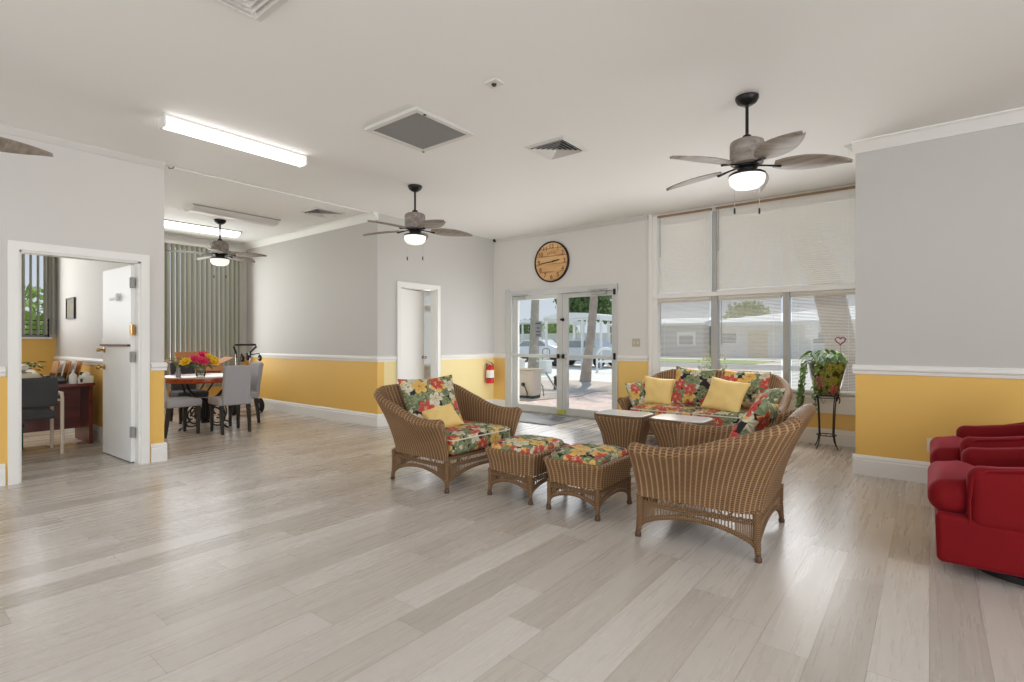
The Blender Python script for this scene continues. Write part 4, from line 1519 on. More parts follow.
for i, ch in enumerate('CAFFE'):
    a = R(90 - (i - 2) * 15)
    text_mesh(ch, 0.045, INK, 'letter', t, (0.15 * math.cos(a), -0.0295, 0.02 + 0.135 * math.sin(a)), (R(90), -(a - PI / 2), 0))
def hand(name, ang, L, w, y):
    bm = B()
    M = Matrix.Rotation(-ang, 4, 'Y')
    for sx, ln in ((1, L), (-1, -0.07)):
        pass
    poly = [(-0.06, -w * 0.6), (-0.06, w * 0.6), (0, w), (L * 0.75, w * 0.8), (L, 0), (L * 0.75, -w * 0.8), (0, -w)]
    a = [bm.verts.new(M @ Vector((p, y, q))) for p, q in poly]
    b_ = [bm.verts.new(M @ Vector((p, y - 0.003, q))) for p, q in poly]
    bm.faces.new(a); bm.faces.new(b_)
    for k in range(7):
        bm.faces.new((a[k], a[(k + 1) % 7], b_[(k + 1) % 7], b_[k]))
    link(name, bm, WALNUT, t, smooth=False)
hand('hour_hand', R(8), 0.19, 0.012, -0.032)
hand('minute_hand', R(186), 0.27, 0.009, -0.036)
bm = B(); lathe(bm, [(0, 0.03), (0.016, 0.03), (0.014, 0.044), (0, 0.045)], 16, M=MX)
link('hub', bm, BRASS, t)

# ================================================================ switches, outlet, extinguisher
def plate(name, label, cat, loc, w, h, holes, mat):
    t = thing(name, label, cat, loc)
    bm = B(); box(bm, -w / 2, w / 2, -0.006, 0, -h / 2, h / 2)
    link('cover_plate', bm, mat, t, smooth=False, bevel=0.002)
    for x, z, a, b_ in holes:
        bm = B(); box(bm, x - a / 2, x + a / 2, -0.011, -0.005, z - b_ / 2, z + b_ / 2)
        link('toggle' if 'switch' in name else 'socket', bm, PLASTIC, t, smooth=False, bevel=0.001)
plate('light_switch', 'double light switch plate between glass doors and big window', 'light switch', (-3.515, YB, 1.245), 0.13, 0.125, [(-0.03, 0, 0.016, 0.034), (0.03, 0, 0.016, 0.034)], plain('beige_switch_plate', srgb(190, 182, 164), 0.5))
plate('wall_outlet', 'outlet plate low on the yellow wall beside the farther red armchair', 'outlet', (0.02, YR, 0.34), 0.08, 0.125, [(0, 0.028, 0.035, 0.03), (0, -0.028, 0.035, 0.03)], PLASTIC)
t = thing('fire_extinguisher', 'red fire extinguisher hanging on the pale yellow wall left of the glass doors', 'fire extinguisher', (XL + 0.085, 7.27, 0.5))
bm = B(); lathe(bm, [(0, 0), (0.068, 0.0), (0.072, 0.012), (0.072, 0.27), (0.062, 0.30), (0.035, 0.325), (0.022, 0.33), (0.022, 0.345), (0, 0.345)], 24)
link('cylinder', bm, REDP, t)
bm = B(); lathe(bm, [(0.0725, 0.10), (0.0735, 0.10), (0.0735, 0.24), (0.0725, 0.24)], 24)
bmesh.ops.delete(bm, geom=[v for v in bm.verts if v.co.x - v.co.y * 0.9 < 0.02], context='VERTS')
link('paper_label', bm, PAPER, t)
bm = B(); lathe(bm, [(0.0728, 0.085), (0.075, 0.085), (0.075, 0.095), (0.0728, 0.095)], 24)
link('strap_band', bm, BLACK, t)
bm = B(); lathe(bm, [(0, 0.342), (0.02, 0.342), (0.02, 0.375), (0, 0.378)], 12)
cbox(bm, (0.02, -0.05, 0.395), (0.022, 0.13, 0.007), (R(-16), 0, 0)); cbox(bm, (0.02, -0.045, 0.365), (0.02, 0.10, 0.006), (R(12), 0, 0))
link('valve_handle', bm, CHROME, t)
bm = B(); tube(bm, [(0, 0.02, 0.36), (0.0, 0.075, 0.35), (0.0, 0.092, 0.28), (0.0, 0.092, 0.12), (0.0, 0.085, 0.06)], 0.009, 8)
link('hose', bm, BLACKP, t)
bm = B(); box(bm, -0.085, -0.07, -0.02, 0.02, 0.05, 0.36); box(bm, -0.075, 0.0, -0.012, 0.012, 0.33, 0.338)
link('wall_bracket', bm, VENTD, t, smooth=False)

# ================================================================ plant stand, painted tin pot, trailing vine, heart pick
SX, SY = -0.955, 7.18
t = thing('plant_stand', 'black wire plant stand below the window sill', 'plant stand', (SX, SY, 0))
ST = 0.645
def ring_pts(r_, z, n=24):
    return [(r_ * math.cos(2 * PI * k / n), r_ * math.sin(2 * PI * k / n), z) for k in range(n)]
bm = B(); tube(bm, ring_pts(0.135, ST - 0.008), 0.007, 6, closed=True); tube(bm, ring_pts(0.135, ST - 0.04), 0.005, 6, closed=True)
for k in range(5):
    x = -0.1 + 0.05 * k
    y = math.sqrt(0.135 ** 2 - x * x)
    tube(bm, [(x, -y, ST - 0.008), (x, y, ST - 0.008)], 0.004, 6)
link('top_ring', bm, BLACK, t)
bm = B(); tube(bm, ring_pts(0.10, 0.16), 0.006, 6, closed=True)
for k in range(3):
    x = -0.06 + 0.06 * k
    y = math.sqrt(0.1 ** 2 - x * x)
    tube(bm, [(x, -y, 0.16), (x, y, 0.16)], 0.004, 6)
link('lower_shelf', bm, BLACK, t)
for k in range(4):
    a = R(45 + 90 * k + 12)
    c, s = math.cos(a), math.sin(a)
    bm = B(); tube(bm, [(c * r_, s * r_, z) for r_, z in ((0.165, 0.55), (0.175, 0.585), (0.155, ST - 0.01), (0.13, ST - 0.03), (0.115, 0.5), (0.105, 0.3), (0.10, 0.17), (0.12, 0.07), (0.155, 0.006))], 0.0065, 6)
    link('leg', bm, BLACK, t)
t = thing('flower_pot', 'dark tin pot painted with green leaves and a pink flower, on the black stand', 'plant pot', (SX, SY, ST))
bm = B()
uvl = bm.loops.layers.uv.verify()
rings = []
for r_, z in [(0.0, 0.004), (0.125, 0.004), (0.13, 0.012), (0.155, 0.12), (0.18, 0.24), (0.203, 0.36), (0.207, 0.372), (0.198, 0.372), (0.19, 0.34), (0.0, 0.33)]:
    rings.append([Vector((max(r_, 0.001) * math.cos(2 * PI * k / 40), max(r_, 0.001) * math.sin(2 * PI * k / 40), z)) for k in range(40)])
cols = [[rings[j][k % 40] for j in range(len(rings))] for k in range(41)]
loft(bm, cols, closed_v=False, cap=False)
bmesh.ops.remove_doubles(bm, verts=bm.verts[:], dist=0.0008)
link('painted_body', bm, FLORALPOT, t)
bm = B(); lathe(bm, [(0, 0.338), (0.185, 0.335), (0.15, 0.35), (0, 0.356)], 24)
link('soil', bm, SOIL, t)
def leaf(bm, M, L, W, fold=0.25):
    """a heart-shaped leaf with thickness, folded along its midrib"""
    half = [(0.0, 0.0), (-0.06, 0.22), (0.04, 0.42), (0.28, 0.5), (0.55, 0.38), (0.8, 0.18), (1.0, 0.0)]
    for s in (-1, 1):
        up = [bm.verts.new(M @ Vector((x * L, s * y * W, fold * y * W - 0.35 * L * x * x))) for x, y in half]
        dn = [bm.verts.new(M @ Vector((x * L, s * y * W, fold * y * W - 0.35 * L * x * x - 0.0012))) for x, y in half]
        n = len(half)
        bm.faces.new(up); bm.faces.new(dn)
        for k in range(n):
            bm.faces.new((up[k], up[(k + 1) % n], dn[(k + 1) % n], dn[k]))
t = thing('pothos_plant', 'green trailing vine growing out of the painted pot by the window', 'plant', (SX, SY, ST + 0.345))
rnd = random.Random(4)
bmL, bmS = B(), B()
for i in range(70):
    a = rnd.uniform(0, 2 * PI)
    r_ = 0.2 * math.sqrt(rnd.uniform(0, 1)) + 0.02
    x, y = r_ * math.cos(a) - 0.03, r_ * math.sin(a)
    z = rnd.uniform(0.02, 0.15) * (1.15 - r_ * 2.2)
    tube(bmS, [(x * 0.3, y * 0.3, 0.0), (x * 0.7, y * 0.7, z * 0.9 + 0.01), (x, y, z + 0.02)], 0.0018, 4)
    M = Matrix.Translation((x, y, z + 0.02)) @ Matrix.Rotation(a + rnd.uniform(-0.8, 0.8), 4, 'Z') @ Matrix.Rotation(rnd.uniform(-0.2, 0.7), 4, 'Y') @ Matrix.Rotation(rnd.uniform(-0.5, 0.5), 4, 'X')
    leaf(bmL, M, rnd.uniform(0.05, 0.09), rnd.uniform(0.05, 0.08))
for i in range(11):
    a = R(rnd.uniform(150, 262))
    L = rnd.uniform(0.25, 0.62)
    p = [Vector((0.1 * math.cos(a), 0.1 * math.sin(a), 0.03)), Vector((0.2 * math.cos(a), 0.2 * math.sin(a), 0.045))]
    r_ = 0.235
    k = 0
    while k * 0.05 < L:
        r_ += rnd.uniform(-0.004, 0.012)
        a += rnd.uniform(-0.05, 0.05)
        p.append(Vector((r_ * math.cos(a), r_ * math.sin(a), 0.01 - k * 0.05)))
        k += 1
    tube(bmS, p, 0.002, 4)
    for q in p[2:]:
        if rnd.random() < 0.85:
            M = Matrix.Translation(q) @ Matrix.Rotation(a + rnd.uniform(-1.2, 1.2), 4, 'Z') @ Matrix.Rotation(rnd.uniform(0.3, 1.3), 4, 'Y')
            leaf(bmL, M, rnd.uniform(0.04, 0.07), rnd.uniform(0.04, 0.06))
p = [Vector((0.0, -0.19, 0.04)), Vector((0.02, -0.22, -0.05)), Vector((-0.02, -0.215, -0.2)), Vector((-0.05, -0.21, -0.36)), Vector((0.0, -0.2, -0.44)), Vector((0.02, -0.2, -0.40))]
tube(bmS, p, 0.003, 5)
link('foliage', bmL, LEAF, t)
link('stems', bmS, STEMG, t)
t = thing('heart_pick', 'dark red heart on a thin wire stuck in the potted vine', 'ornament', (SX + 0.14, SY, ST + 0.34))
hp = []
for k in range(28):
    a = 2 * PI * k / 28
    hp.append((0.0031 * 16 * math.sin(a) ** 3, 0, 0.0031 * (13 * math.cos(a) - 5 * math.cos(2 * a) - 2 * math.cos(3 * a) - math.cos(4 * a)) + 0.29))
bm = B(); tube(bm, hp, 0.0085, 8, closed=True)
link('heart', bm, WINE, t)
bm = B(); tube(bm, [(0, 0, -0.03), (0.005, 0, 0.12), (0, 0, 0.24)], 0.0022, 5)
link('wire', bm, BLACK, t)

# ================================================================ dining corner
def dining_chair(label, x, y, rz, mat):
    """a high-backed upholstered dining chair, front = +x"""
    t = thing('dining_chair', label, 'chair', (x, y, 0), rz, 'upholstered dining chairs')
    bm = B(); rbox(bm, (0.0, 0, 0.435), (0.225, 0.22, 0.05), 0.03, 3, 5, puff=0.012)
    link('seat', bm, mat, t)
    bm = B(); rbox(bm, (-0.215, 0, 0.66), (0.033, 0.178, 0.27), 0.025, 3, 6, fn=lambda P: (P.x - 0.14 * max(0, (P.z + 0.285)) ** 1.3 - 0.03 * (1 - (P.y / 0.178) ** 2) * (P.z + 0.285), P.y * (1 + 0.04 * P.z), P.z + 0.008 * (1 - (P.y / 0.178) ** 2) * (P.z > 0.2)))
    link('backrest', bm, mat, t)
    for sx, sy in ((1, 1), (1, -1), (-1, 1), (-1, -1)):
        bm = B()
        x0, y0 = sx * 0.185, sy * 0.175
        x1 = x0 - (0.05 if sx < 0 else -0.0)
        lo = [(x1 - 0.016, y0 - 0.016, 0), (x1 + 0.016, y0 - 0.016, 0), (x1 + 0.016, y0 + 0.016, 0), (x1 - 0.016, y0 + 0.016, 0)]
        hi = [(x0 - 0.024, y0 - 0.024, 0.4), (x0 + 0.024, y0 - 0.024, 0.4), (x0 + 0.024, y0 + 0.024, 0.4), (x0 - 0.024, y0 + 0.024, 0.4)]
        loft(bm, [[Vector(p) for p in lo], [Vector(p) for p in hi]])
        link('leg', bm, DARKW, t, smooth=False)
    return t
dining_chair('grey dining chair with its back turned to the room, right of the table front', -7.70, 3.31, R(176), GREYFAB)
dining_chair('grey dining chair half hidden by the white wall end, left of the table', -8.00, 2.75, R(97), GREYFAB)
dining_chair('grey dining chair pushed in along the long yellow wall, right of the table', -8.34, 3.71, R(-93), GREYFAB)
dining_chair('charcoal dining chair across the table, below the vertical blinds', -9.15, 3.31, R(-2), DARKFAB)

TX, TY = -8.42, 3.27
t = thing('dining_table', 'round dining table with red-brown apron and black scrolled iron base', 'table', (TX, TY, 0))
bm = B(); lathe(bm, [(0, 0.735), (0.53, 0.735), (0.55, 0.745), (0.55, 0.757), (0.54, 0.762), (0, 0.762)], 56)
link('tabletop', bm, TABLEF, t)
bm = B(); lathe(bm, [(0.50, 0.735), (0.525, 0.735), (0.53, 0.70), (0.52, 0.675), (0.50, 0.675), (0.50, 0.735)], 56)
link('apron', bm, TABLEW, t)
for k in range(4):
    a = R(20 + 90 * k)
    c, s = math.cos(a), math.sin(a)
    bm = B()
    tube(bm, [(c * r_, s * r_, z) for r_, z in ((0.40, 0.70), (0.34, 0.55), (0.20, 0.44), (0.10, 0.40), (0.05, 0.36), (0.05, 0.1))], 0.014, 8)
    link('iron_brace', bm, BLACK, t)
    bm = B()
    R0, zc, rc_ = 0.22, 0.185, 0.155
    pts = []
    for q in range(25):
        b_ = R(200 - 14.2 * q)
        pts.append((R0 + rc_ * math.cos(b_), zc + rc_ * math.sin(b_)))
    for q in range(14):
        b_ = R(-140.8 - 24 * q)
        rr = rc_ * (1 - 0.75 * q / 13)
        pts.append((R0 + 0.0 + rr * math.cos(b_), zc + rr * math.sin(b_)))
    tube(bm, [(c * u, s * u, z) for u, z in pts], 0.011, 7)
    tube(bm, [(c * 0.30, s * 0.30, 0.07), (c * 0.38, s * 0.38, 0.03), (c * 0.43, s * 0.43, 0.012)], 0.013, 7)
    link('scroll_leg', bm, BLACK, t)
bm = B(); lathe(bm, [(0, 0.06), (0.06, 0.06), (0.06, 0.09), (0.03, 0.11), (0.03, 0.38), (0.07, 0.41), (0.07, 0.43), (0, 0.43)], 16)
link('centre_hub', bm, BLACK, t)

VX, VY = -8.12, 3.09
t = thing('glass_vase', 'small clear glass vase at the front of the dining table', 'vase', (VX, VY, 0.762))
bm = B(); lathe(bm, [(0, 0), (0.05, 0), (0.062, 0.03), (0.066, 0.08), (0.05, 0.13), (0.06, 0.165), (0.056, 0.165), (0.046, 0.13), (0.06, 0.08), (0.055, 0.03), (0.045, 0.012), (0, 0.012)], 24)
link('glass_body', bm, glass_mat('vase_glass', (0.86, 0.9, 0.9, 1), 1.0), t)
t = thing('flower_bouquet', 'bunch of pink and yellow flowers in the glass vase', 'flowers', (VX, VY, 0.78))
def bloom(bm, c, r_, tilt, az, layers=3, n=7):
    M0 = Matrix.Translation(c) @ Matrix.Rotation(az, 4, 'Z') @ Matrix.Rotation(tilt, 4, 'Y')
    for L in range(layers):
        for k in range(n):
            M = M0 @ Matrix.Rotation(2 * PI * (k + 0.5 * L) / n, 4, 'Z') @ Matrix.Rotation(-R(12 + 24 * L), 4, 'Y')
            pl = r_ * (1 - 0.18 * L)
            half = [(0.05, 0.05), (0.4, 0.26), (0.75, 0.3), (1.0, 0.0)]
            up = [M @ Vector((x * pl, y * pl, 0.1 * pl * x * x)) for x, y in half] + [M @ Vector((x * pl, -y * pl, 0.1 * pl * x * x)) for x, y in reversed(half[:-1])]
            nrm = (M.to_3x3() @ Vector((0, 0, 1))) * 0.002
            a = [bm.verts.new(p) for p in up]
            b_ = [bm.verts.new(p - nrm) for p in up]
            m = len(up)
            bm.faces.new(a); bm.faces.new(b_)
            for q in range(m):
                bm.faces.new((a[q], a[(q + 1) % m], b_[(q + 1) % m], b_[q]))
for (dx, dy, dz, r_, mt, nm) in ((0.10, -0.02, 0.20, 0.10, PINKP, 'pink_flower'), (0.05, -0.11, 0.23, 0.09, PINKP, 'pink_flower'), (0.0, 0.03, 0.28, 0.09, PINKP, 'pink_flower'), (0.12, 0.13, 0.18, 0.085, YELP, 'yellow_flower'), (0.02, 0.17, 0.22, 0.085, YELP, 'yellow_flower'), (0.06, 0.08, 0.26, 0.07, YELP, 'yellow_flower'), (0.08, -0.22, 0.19, 0.09, YELP, 'yellow_flower'), (-0.08, 0.02, 0.24, 0.08, YELP, 'yellow_flower')):
    bm = B(); bloom(bm, Vector((dx, dy, dz)), r_, R(40), math.atan2(dy, dx + 0.12))
    fl = link(nm, bm, mt, t)
    bm = B(); tube(bm, [(dx * 0.15, dy * 0.15, 0.01), (dx * 0.4, dy * 0.3, 0.12), (dx, dy, dz)], 0.004, 5)
    link('stem', bm, STEMG, fl)
bm = B()
rnd = random.Random(8)
for k in range(16):
    a = rnd.uniform(0, 6.28)
    M = Matrix.Translation((0.08 * math.cos(a), 0.1 * math.sin(a), rnd.uniform(0.13, 0.22))) @ Matrix.Rotation(a, 4, 'Z') @ Matrix.Rotation(rnd.uniform(-0.4, 0.5), 4, 'Y')
    leaf(bm, M, 0.11, 0.05)
link('leaves', bm, LEAF, t)
# small bud vase at the left edge of the table
t = thing('bud_vase', 'slim vase with a few green sprigs at the left end of the dining table', 'vase', (-8.28, 2.86, 0.762))
bm = B(); lathe(bm, [(0, 0), (0.03, 0), (0.036, 0.05), (0.02, 0.1), (0.026, 0.13), (0, 0.13)], 18)
link('body', bm, plain('grey_ceramic', srgb(150, 156, 160), 0.3), t)
bm = B()
for k in range(5):
    tube(bm, [(0, 0, 0.1), (0.01 * (k - 2), -0.02 * k + 0.02, 0.2), (0.02 * (k - 2), -0.045 * k + 0.04, 0.27 + 0.02 * (k % 2))], 0.004, 5)
    leaf(bm, Matrix.Translation((0.02 * (k - 2), -0.045 * k + 0.04, 0.27)) @ Matrix.Rotation(k * 1.3, 4, 'Z'), 0.07, 0.035)
link('sprigs', bm, plain('pale_sprig', srgb(140, 160, 100), 0.6), t)

# open cardboard box on a black folding stand behind the table
SBX, SBY = -9.84, 3.72
t = thing('folding_stand', 'black folding stand behind the dining table', 'stand', (SBX, SBY, 0))
for s in (-1, 1):
    for q in (-1, 1):
        bm = B(); tube(bm, [(s * 0.16, -0.2 * q, 0.008), (s * 0.16, 0.2 * q, 0.60)], 0.014, 8)
        link('leg', bm, BLACK, t)
bm = B()
for q in (-1, 1):
    tube(bm, [(-0.17, 0.2 * q, 0.60), (0.17, 0.2 * q, 0.60)], 0.012, 8)
for k in range(4):
    box(bm, -0.14 + 0.08 * k, -0.10 + 0.08 * k, -0.22, 0.22, 0.61, 0.62)
link('top_straps', bm, BLACK, t, smooth=False)
t = thing('cardboard_box', 'open orange-brown cardboard box with spread flaps behind the flowers', 'box', (SBX, SBY, 0.622))
bm = B()
for a in ((-0.2, -0.195, -0.27, 0.27, 0, 0.26), (0.195, 0.2, -0.27, 0.27, 0, 0.26), (-0.2, 0.2, -0.27, -0.265, 0, 0.26), (-0.2, 0.2, 0.265, 0.27, 0, 0.26), (-0.2, 0.2, -0.27, 0.27, 0, 0.005)):
    box(bm, *a)
link('body', bm, CARD, t, smooth=False)
for c, s_, r_ in (((0.0, -0.39, 0.30), (0.4, 0.25, 0.005), (R(-18), 0, 0)), ((0.0, 0.39, 0.31), (0.4, 0.25, 0.005), (R(24), 0, 0)), ((-0.26, 0, 0.36), (0.005, 0.54, 0.22), (0, R(-30), 0)), ((0.27, 0, 0.20), (0.005, 0.54, 0.2), (0, R(-55), 0))):
    bm = B(); cbox(bm, c, s_, r_)
    link('flap', bm, CARD, t, smooth=False)

# luggage cart with black loop handle
HX, HY = -9.3, 4.24
t = thing('luggage_cart', 'folding luggage cart with black loop handle by the long yellow wall', 'cart', (HX, HY, 0))
bm = B(); tube(bm, [(0, -0.14, 0.98), (0.0, -0.145, 1.08), (0.02, -0.19, 1.17), (0.03, -0.175, 1.205), (0.03, 0.175, 1.205), (0.02, 0.19, 1.17), (0, 0.10, 1.08), (0, 0.09, 0.98)], 0.017, 8)
link('loop_handle', bm, BLACKP, t)
for y in (-0.15, 0.09):
    bm = B(); tube(bm, [(0, y, 0.12), (0, y, 1.05)], 0.012, 8)
    link('post', bm, CHROME, t)
bm = B()
for z in (0.3, 0.6, 0.92):
    tube(bm, [(0, -0.15, z), (0, 0.09, z)], 0.009, 6)
box(bm, 0.0, 0.3, -0.17, 0.14, 0.05, 0.065)
link('crossbar', bm, CHROME, t)
def wheel(parent, c, r_, w, name='wheel'):
    M = Matrix.Translation(c) @ Matrix.Rotation(R(90), 4, 'X')
    bm = B(); lathe(bm, [(0.3 * r_, -w / 2), (0.85 * r_, -w / 2), (r_, -w / 4), (r_, w / 4), (0.85 * r_, w / 2), (0.3 * r_, w / 2)], 20, M=M)
    o = link(name, bm, TIRE, parent)
    bm = B(); lathe(bm, [(0, -w * 0.6), (0.32 * r_, -w * 0.6), (0.32 * r_, w * 0.6), (0, w * 0.6)], 14, M=M)
    link('wheel_hub', bm, CHROME, o)
for y, z, r_ in ((-0.06, 0.97, 0.06), (0.03, 0.98, 0.05), (0.24, 0.97, 0.055)):
    bm = B(); tube(bm, [(0, 0.09 if y > 0.1 else y, z + 0.06), (0.03, y, z + 0.08), (0.05, y, z)], 0.012, 6)
    link('caster_fork', bm, BLACK, t)
    wheel(t, (0.05, y, z), r_, 0.03)
for y in (-0.2, 0.26):
    wheel(t, (0.02, y, 0.13), 0.13, 0.05)
bm = B(); tube(bm, [(0.02, -0.2, 0.13), (0.02, 0.26, 0.13)], 0.01, 6)
link('axle', bm, CHROME, t)

# ================================================================ office
t = thing('office_desk', 'mahogany desk in the office under the window', 'desk', (-8.46, 1.06, 0))
bm = B(); box(bm, -0.37, 0.37, -0.82, 0.82, 0.715, 0.75)
link('desktop', bm, MAHOG, t, smooth=False, bevel=0.004)
bm = B(); box(bm, -0.34, 0.33, 0.765, 0.80, 0, 0.715)
link('side_panel', bm, MAHOG, t, smooth=False)
bm = B(); box(bm, -0.34, 0.33, -0.80, -0.765, 0, 0.715)
link('side_panel', bm, MAHOG, t, smooth=False)
bm = B(); box(bm, -0.10, -0.08, -0.765, 0.765, 0.16, 0.715)
link('modesty_panel', bm, MAHOG, t, smooth=False)
t = thing('guest_chair', 'charcoal office guest chair with cream frame, turned to the desk', 'chair', (-7.93, 1.20, 0), PI)
bm = B(); rbox(bm, (0.0, 0, 0.44), (0.25, 0.24, 0.04), 0.03, 3, 6, puff=0.02)
link('seat', bm, DARKFAB, t)
bm = B(); rbox(bm, (-0.235, 0, 0.705), (0.025, 0.245, 0.165), 0.024, 3, 7, fn=lambda P: (P.x - 0.12 * (P.z + 0.17) - 0.05 * (1 - (P.y / 0.245) ** 2), P.y * (1 - 0.05 * (P.z / 0.175) ** 2), P.z))
link('backrest', bm, DARKFAB, t)
CREAM = plain('cream_frame', srgb(214, 204, 188), 0.4)
for s in (-1, 1):
    bm = B(); tube(bm, [(0.24, s * 0.28, 0.0), (0.24, s * 0.28, 0.62), (0.21, s * 0.28, 0.66), (-0.22, s * 0.28, 0.67), (-0.25, s * 0.28, 0.64), (-0.25, s * 0.28, 0.0)], 0.018, 8)
    fr = link('side_frame', bm, CREAM, t)
    bm = B(); rbox(bm, (0.0, s * 0.28, 0.675), (0.19, 0.028, 0.016), 0.012, 2, 3)
    link('armrest', bm, CREAM, fr)
    bm = B(); tube(bm, [(-0.24, s * 0.28, 0.60), (-0.245, s * 0.20, 0.62)], 0.014, 6); tube(bm, [(0.1, s * 0.28, 0.42), (0.1, s * 0.2, 0.41)], 0.012, 6)
    link('bracket', bm, CREAM, fr)
DT = 0.75
bm = B(); rbox(bm, (0, 0, 0.07), (0.2, 0.24, 0.07), 0.03, 3, 3, fn=lambda P: (P.x, P.y, P.z + 0.03 * (P.x < 0)))
t = thing('printer', 'cream desktop printer on the office desk behind the chair', 'printer', (-8.50, 1.16, DT))
link('body', bm, PLASTIC, t)
bm = B(); box(bm, 0.18, 0.32, -0.15, 0.15, 0.03, 0.042)
link('paper_tray', bm, PLASTIC, t, smooth=False)
bm = B(); cbox(bm, (0.13, 0.1, 0.142), (0.08, 0.14, 0.008), (0, 0, 0))
link('control_panel', bm, BLACKP, t, smooth=False)
t = thing('desk_phone', 'black desk phone beside the printer on the office desk', 'telephone', (-8.33, 1.53, DT))
bm = B(); cbox(bm, (0, 0, 0.04), (0.2, 0.2, 0.04), (0, R(14), 0)); box(bm, -0.1, 0.1, -0.1, 0.1, 0, 0.02)
link('base', bm, BLACKP, t, smooth=False, bevel=0.006)
bm = B(); rbox(bm, (0.0, -0.07, 0.085), (0.105, 0.025, 0.022), 0.018, 3, 3)
link('handset', bm, BLACKP, t)
t = thing('file_sorter', 'file sorter holding orange folders at the far end of the office desk', 'file sorter', (-8.62, 1.70, DT))
bm = B(); box(bm, -0.15, 0.15, -0.16, 0.16, 0, 0.012)
for k in range(6):
    cbox(bm, (0, -0.14 + 0.056 * k, 0.06), (0.28, 0.004, 0.12), (R(-12), 0, 0))
link('rack', bm, BLACK, t, smooth=False)
for k in range(5):
    bm = B(); cbox(bm, (0, -0.115 + 0.056 * k, 0.135), (0.29, 0.012, 0.24), (R(-12), 0, 0))
    tag(link('file_folder', bm, MANILA if k % 2 == 0 else PAPER, None, smooth=False, loc=(-8.62, 1.70, DT + 0.012)),
        ['first orange folder in the office file sorter, counted from the printer', 'white folder between the first and middle orange folders in the office file sorter', 'middle orange folder in the office file sorter', 'white folder just before the last orange folder in the office file sorter', 'last orange folder in the office file sorter, next to the wall'][k], 'folder', 'folders in the file sorter')
t = thing('soap_bottle', 'white pump bottle on the office desk', 'bottle', (-8.19, 1.68, DT))
bm = B(); lathe(bm, [(0, 0), (0.036, 0), (0.038, 0.01), (0.038, 0.10), (0.02, 0.125), (0.014, 0.13), (0, 0.13)], 20)
link('body', bm, PAPER, t)
bm = B(); lathe(bm, [(0, 0.128), (0.013, 0.128), (0.013, 0.15), (0.005, 0.153), (0.005, 0.17), (0, 0.17)], 12); box(bm, -0.006, 0.04, -0.006, 0.006, 0.168, 0.178)
link('pump', bm, PAPER, t)
bm = B(); rbox(bm, (0, 0, 0.045), (0.10, 0.055, 0.045), 0.01, 2, 3)
t = thing('tissue_box', 'white tissue box at the right end of the office desk', 'tissue box', (-8.22, 1.815, DT))
link('carton', bm, PAPER, t)
bm = pillow_bm(0.09, 0.08, 0.05, 3, 8)
link('tissue', bm, PAPER, t, loc=(0, 0, 0.105), rot=(0.5, 0.3, 0))
t = thing('label_tin', 'small dark-marked white cup next to the pump bottle', 'cup', (-8.14, 1.745, DT))
bm = B(); lathe(bm, [(0, 0), (0.028, 0), (0.032, 0.075), (0.029, 0.075), (0.026, 0.01), (0, 0.01)], 18)
link('cup_body', bm, PAPER, t)
bm = B(); box(bm, 0.027, 0.0325, -0.012, 0.012, 0.015, 0.06)
link('dark_mark', bm, BLACKP, t, smooth=False)
t = thing('desk_plant', 'small potted green plant at the back of the office desk', 'plant', (-8.78, 1.42, DT))
bm = B(); lathe(bm, [(0, 0), (0.04, 0), (0.05, 0.09), (0.045, 0.09), (0, 0.08)], 16)
link('pot', bm, plain('dark_green_pot', srgb(52, 66, 44), 0.5), t)
bm = B()
rnd = random.Random(3)
for k in range(22):
    a = rnd.uniform(0, 6.28)
    M = Matrix.Translation((0.04 * math.cos(a), 0.04 * math.sin(a), rnd.uniform(0.1, 0.26))) @ Matrix.Rotation(a, 4, 'Z') @ Matrix.Rotation(rnd.uniform(-0.8, 0.3), 4, 'Y')
    leaf(bm, M, 0.075, 0.045)
link('foliage', bm, LEAF, t)
bm = B(); rbox(bm, (0, 0, 0.07), (0.06, 0.11, 0.07), 0.008, 2, 2)
tag(link('tan_carton', bm, plain('tan_carton', srgb(196, 168, 124), 0.7), None, loc=(-8.77, 1.22, DT)), 'small tan carton at the back of the office desk', 'box')
t = thing('paper_stack', 'stack of white papers on top of the cream office printer', 'papers', (-8.52, 1.16, DT + 0.175))
bm = B()
for k in range(5):
    cbox(bm, (0.006 * (k % 3), 0, 0.006 + 0.012 * k), (0.20, 0.3, 0.011), (0, 0, R(4 * (k % 3) - 4)))
link('sheets', bm, PAPER, t, smooth=False)
bm = B(); box(bm, -0.125, 0.125, -0.26, 0.26, 0.0, 0.26); box(bm, -0.135, 0.135, -0.275, 0.275, 0.26, 0.285)
tag(link('storage_bin', bm, GREENP, None, smooth=False, loc=(-8.36, 0.98, 0), bevel=0.012), 'dark green storage bin on the floor under the office desk', 'bin')
t = thing('wire_rack', 'black wire rack standing on the office window sill', 'rack', (XF - 0.005, 1.70, OWZ0 + 0.0))
bm = B()
for z in (0.04, 0.11, 0.18, 0.25):
    for x in (-0.035, 0.035):
        tube(bm, [(x, -0.16, z), (x, 0.16, z)], 0.006, 6)
    for k in range(5):
        tube(bm, [(-0.035, -0.16 + 0.08 * k, z), (0.035, -0.16 + 0.08 * k, z)], 0.004, 5)
link('shelf_wires', bm, BLACK, t)
for x in (-0.035, 0.035):
    for y in (-0.16, 0.16):
        bm = B(); tube(bm, [(x, y, 0.0), (x, y, 0.28)], 0.008, 6)
        link('post', bm, BLACK, t)
t = thing('framed_picture', 'small dark framed picture on the white office wall', 'picture', (-9.57, YO - 0.12, 1.735))
bm = B()
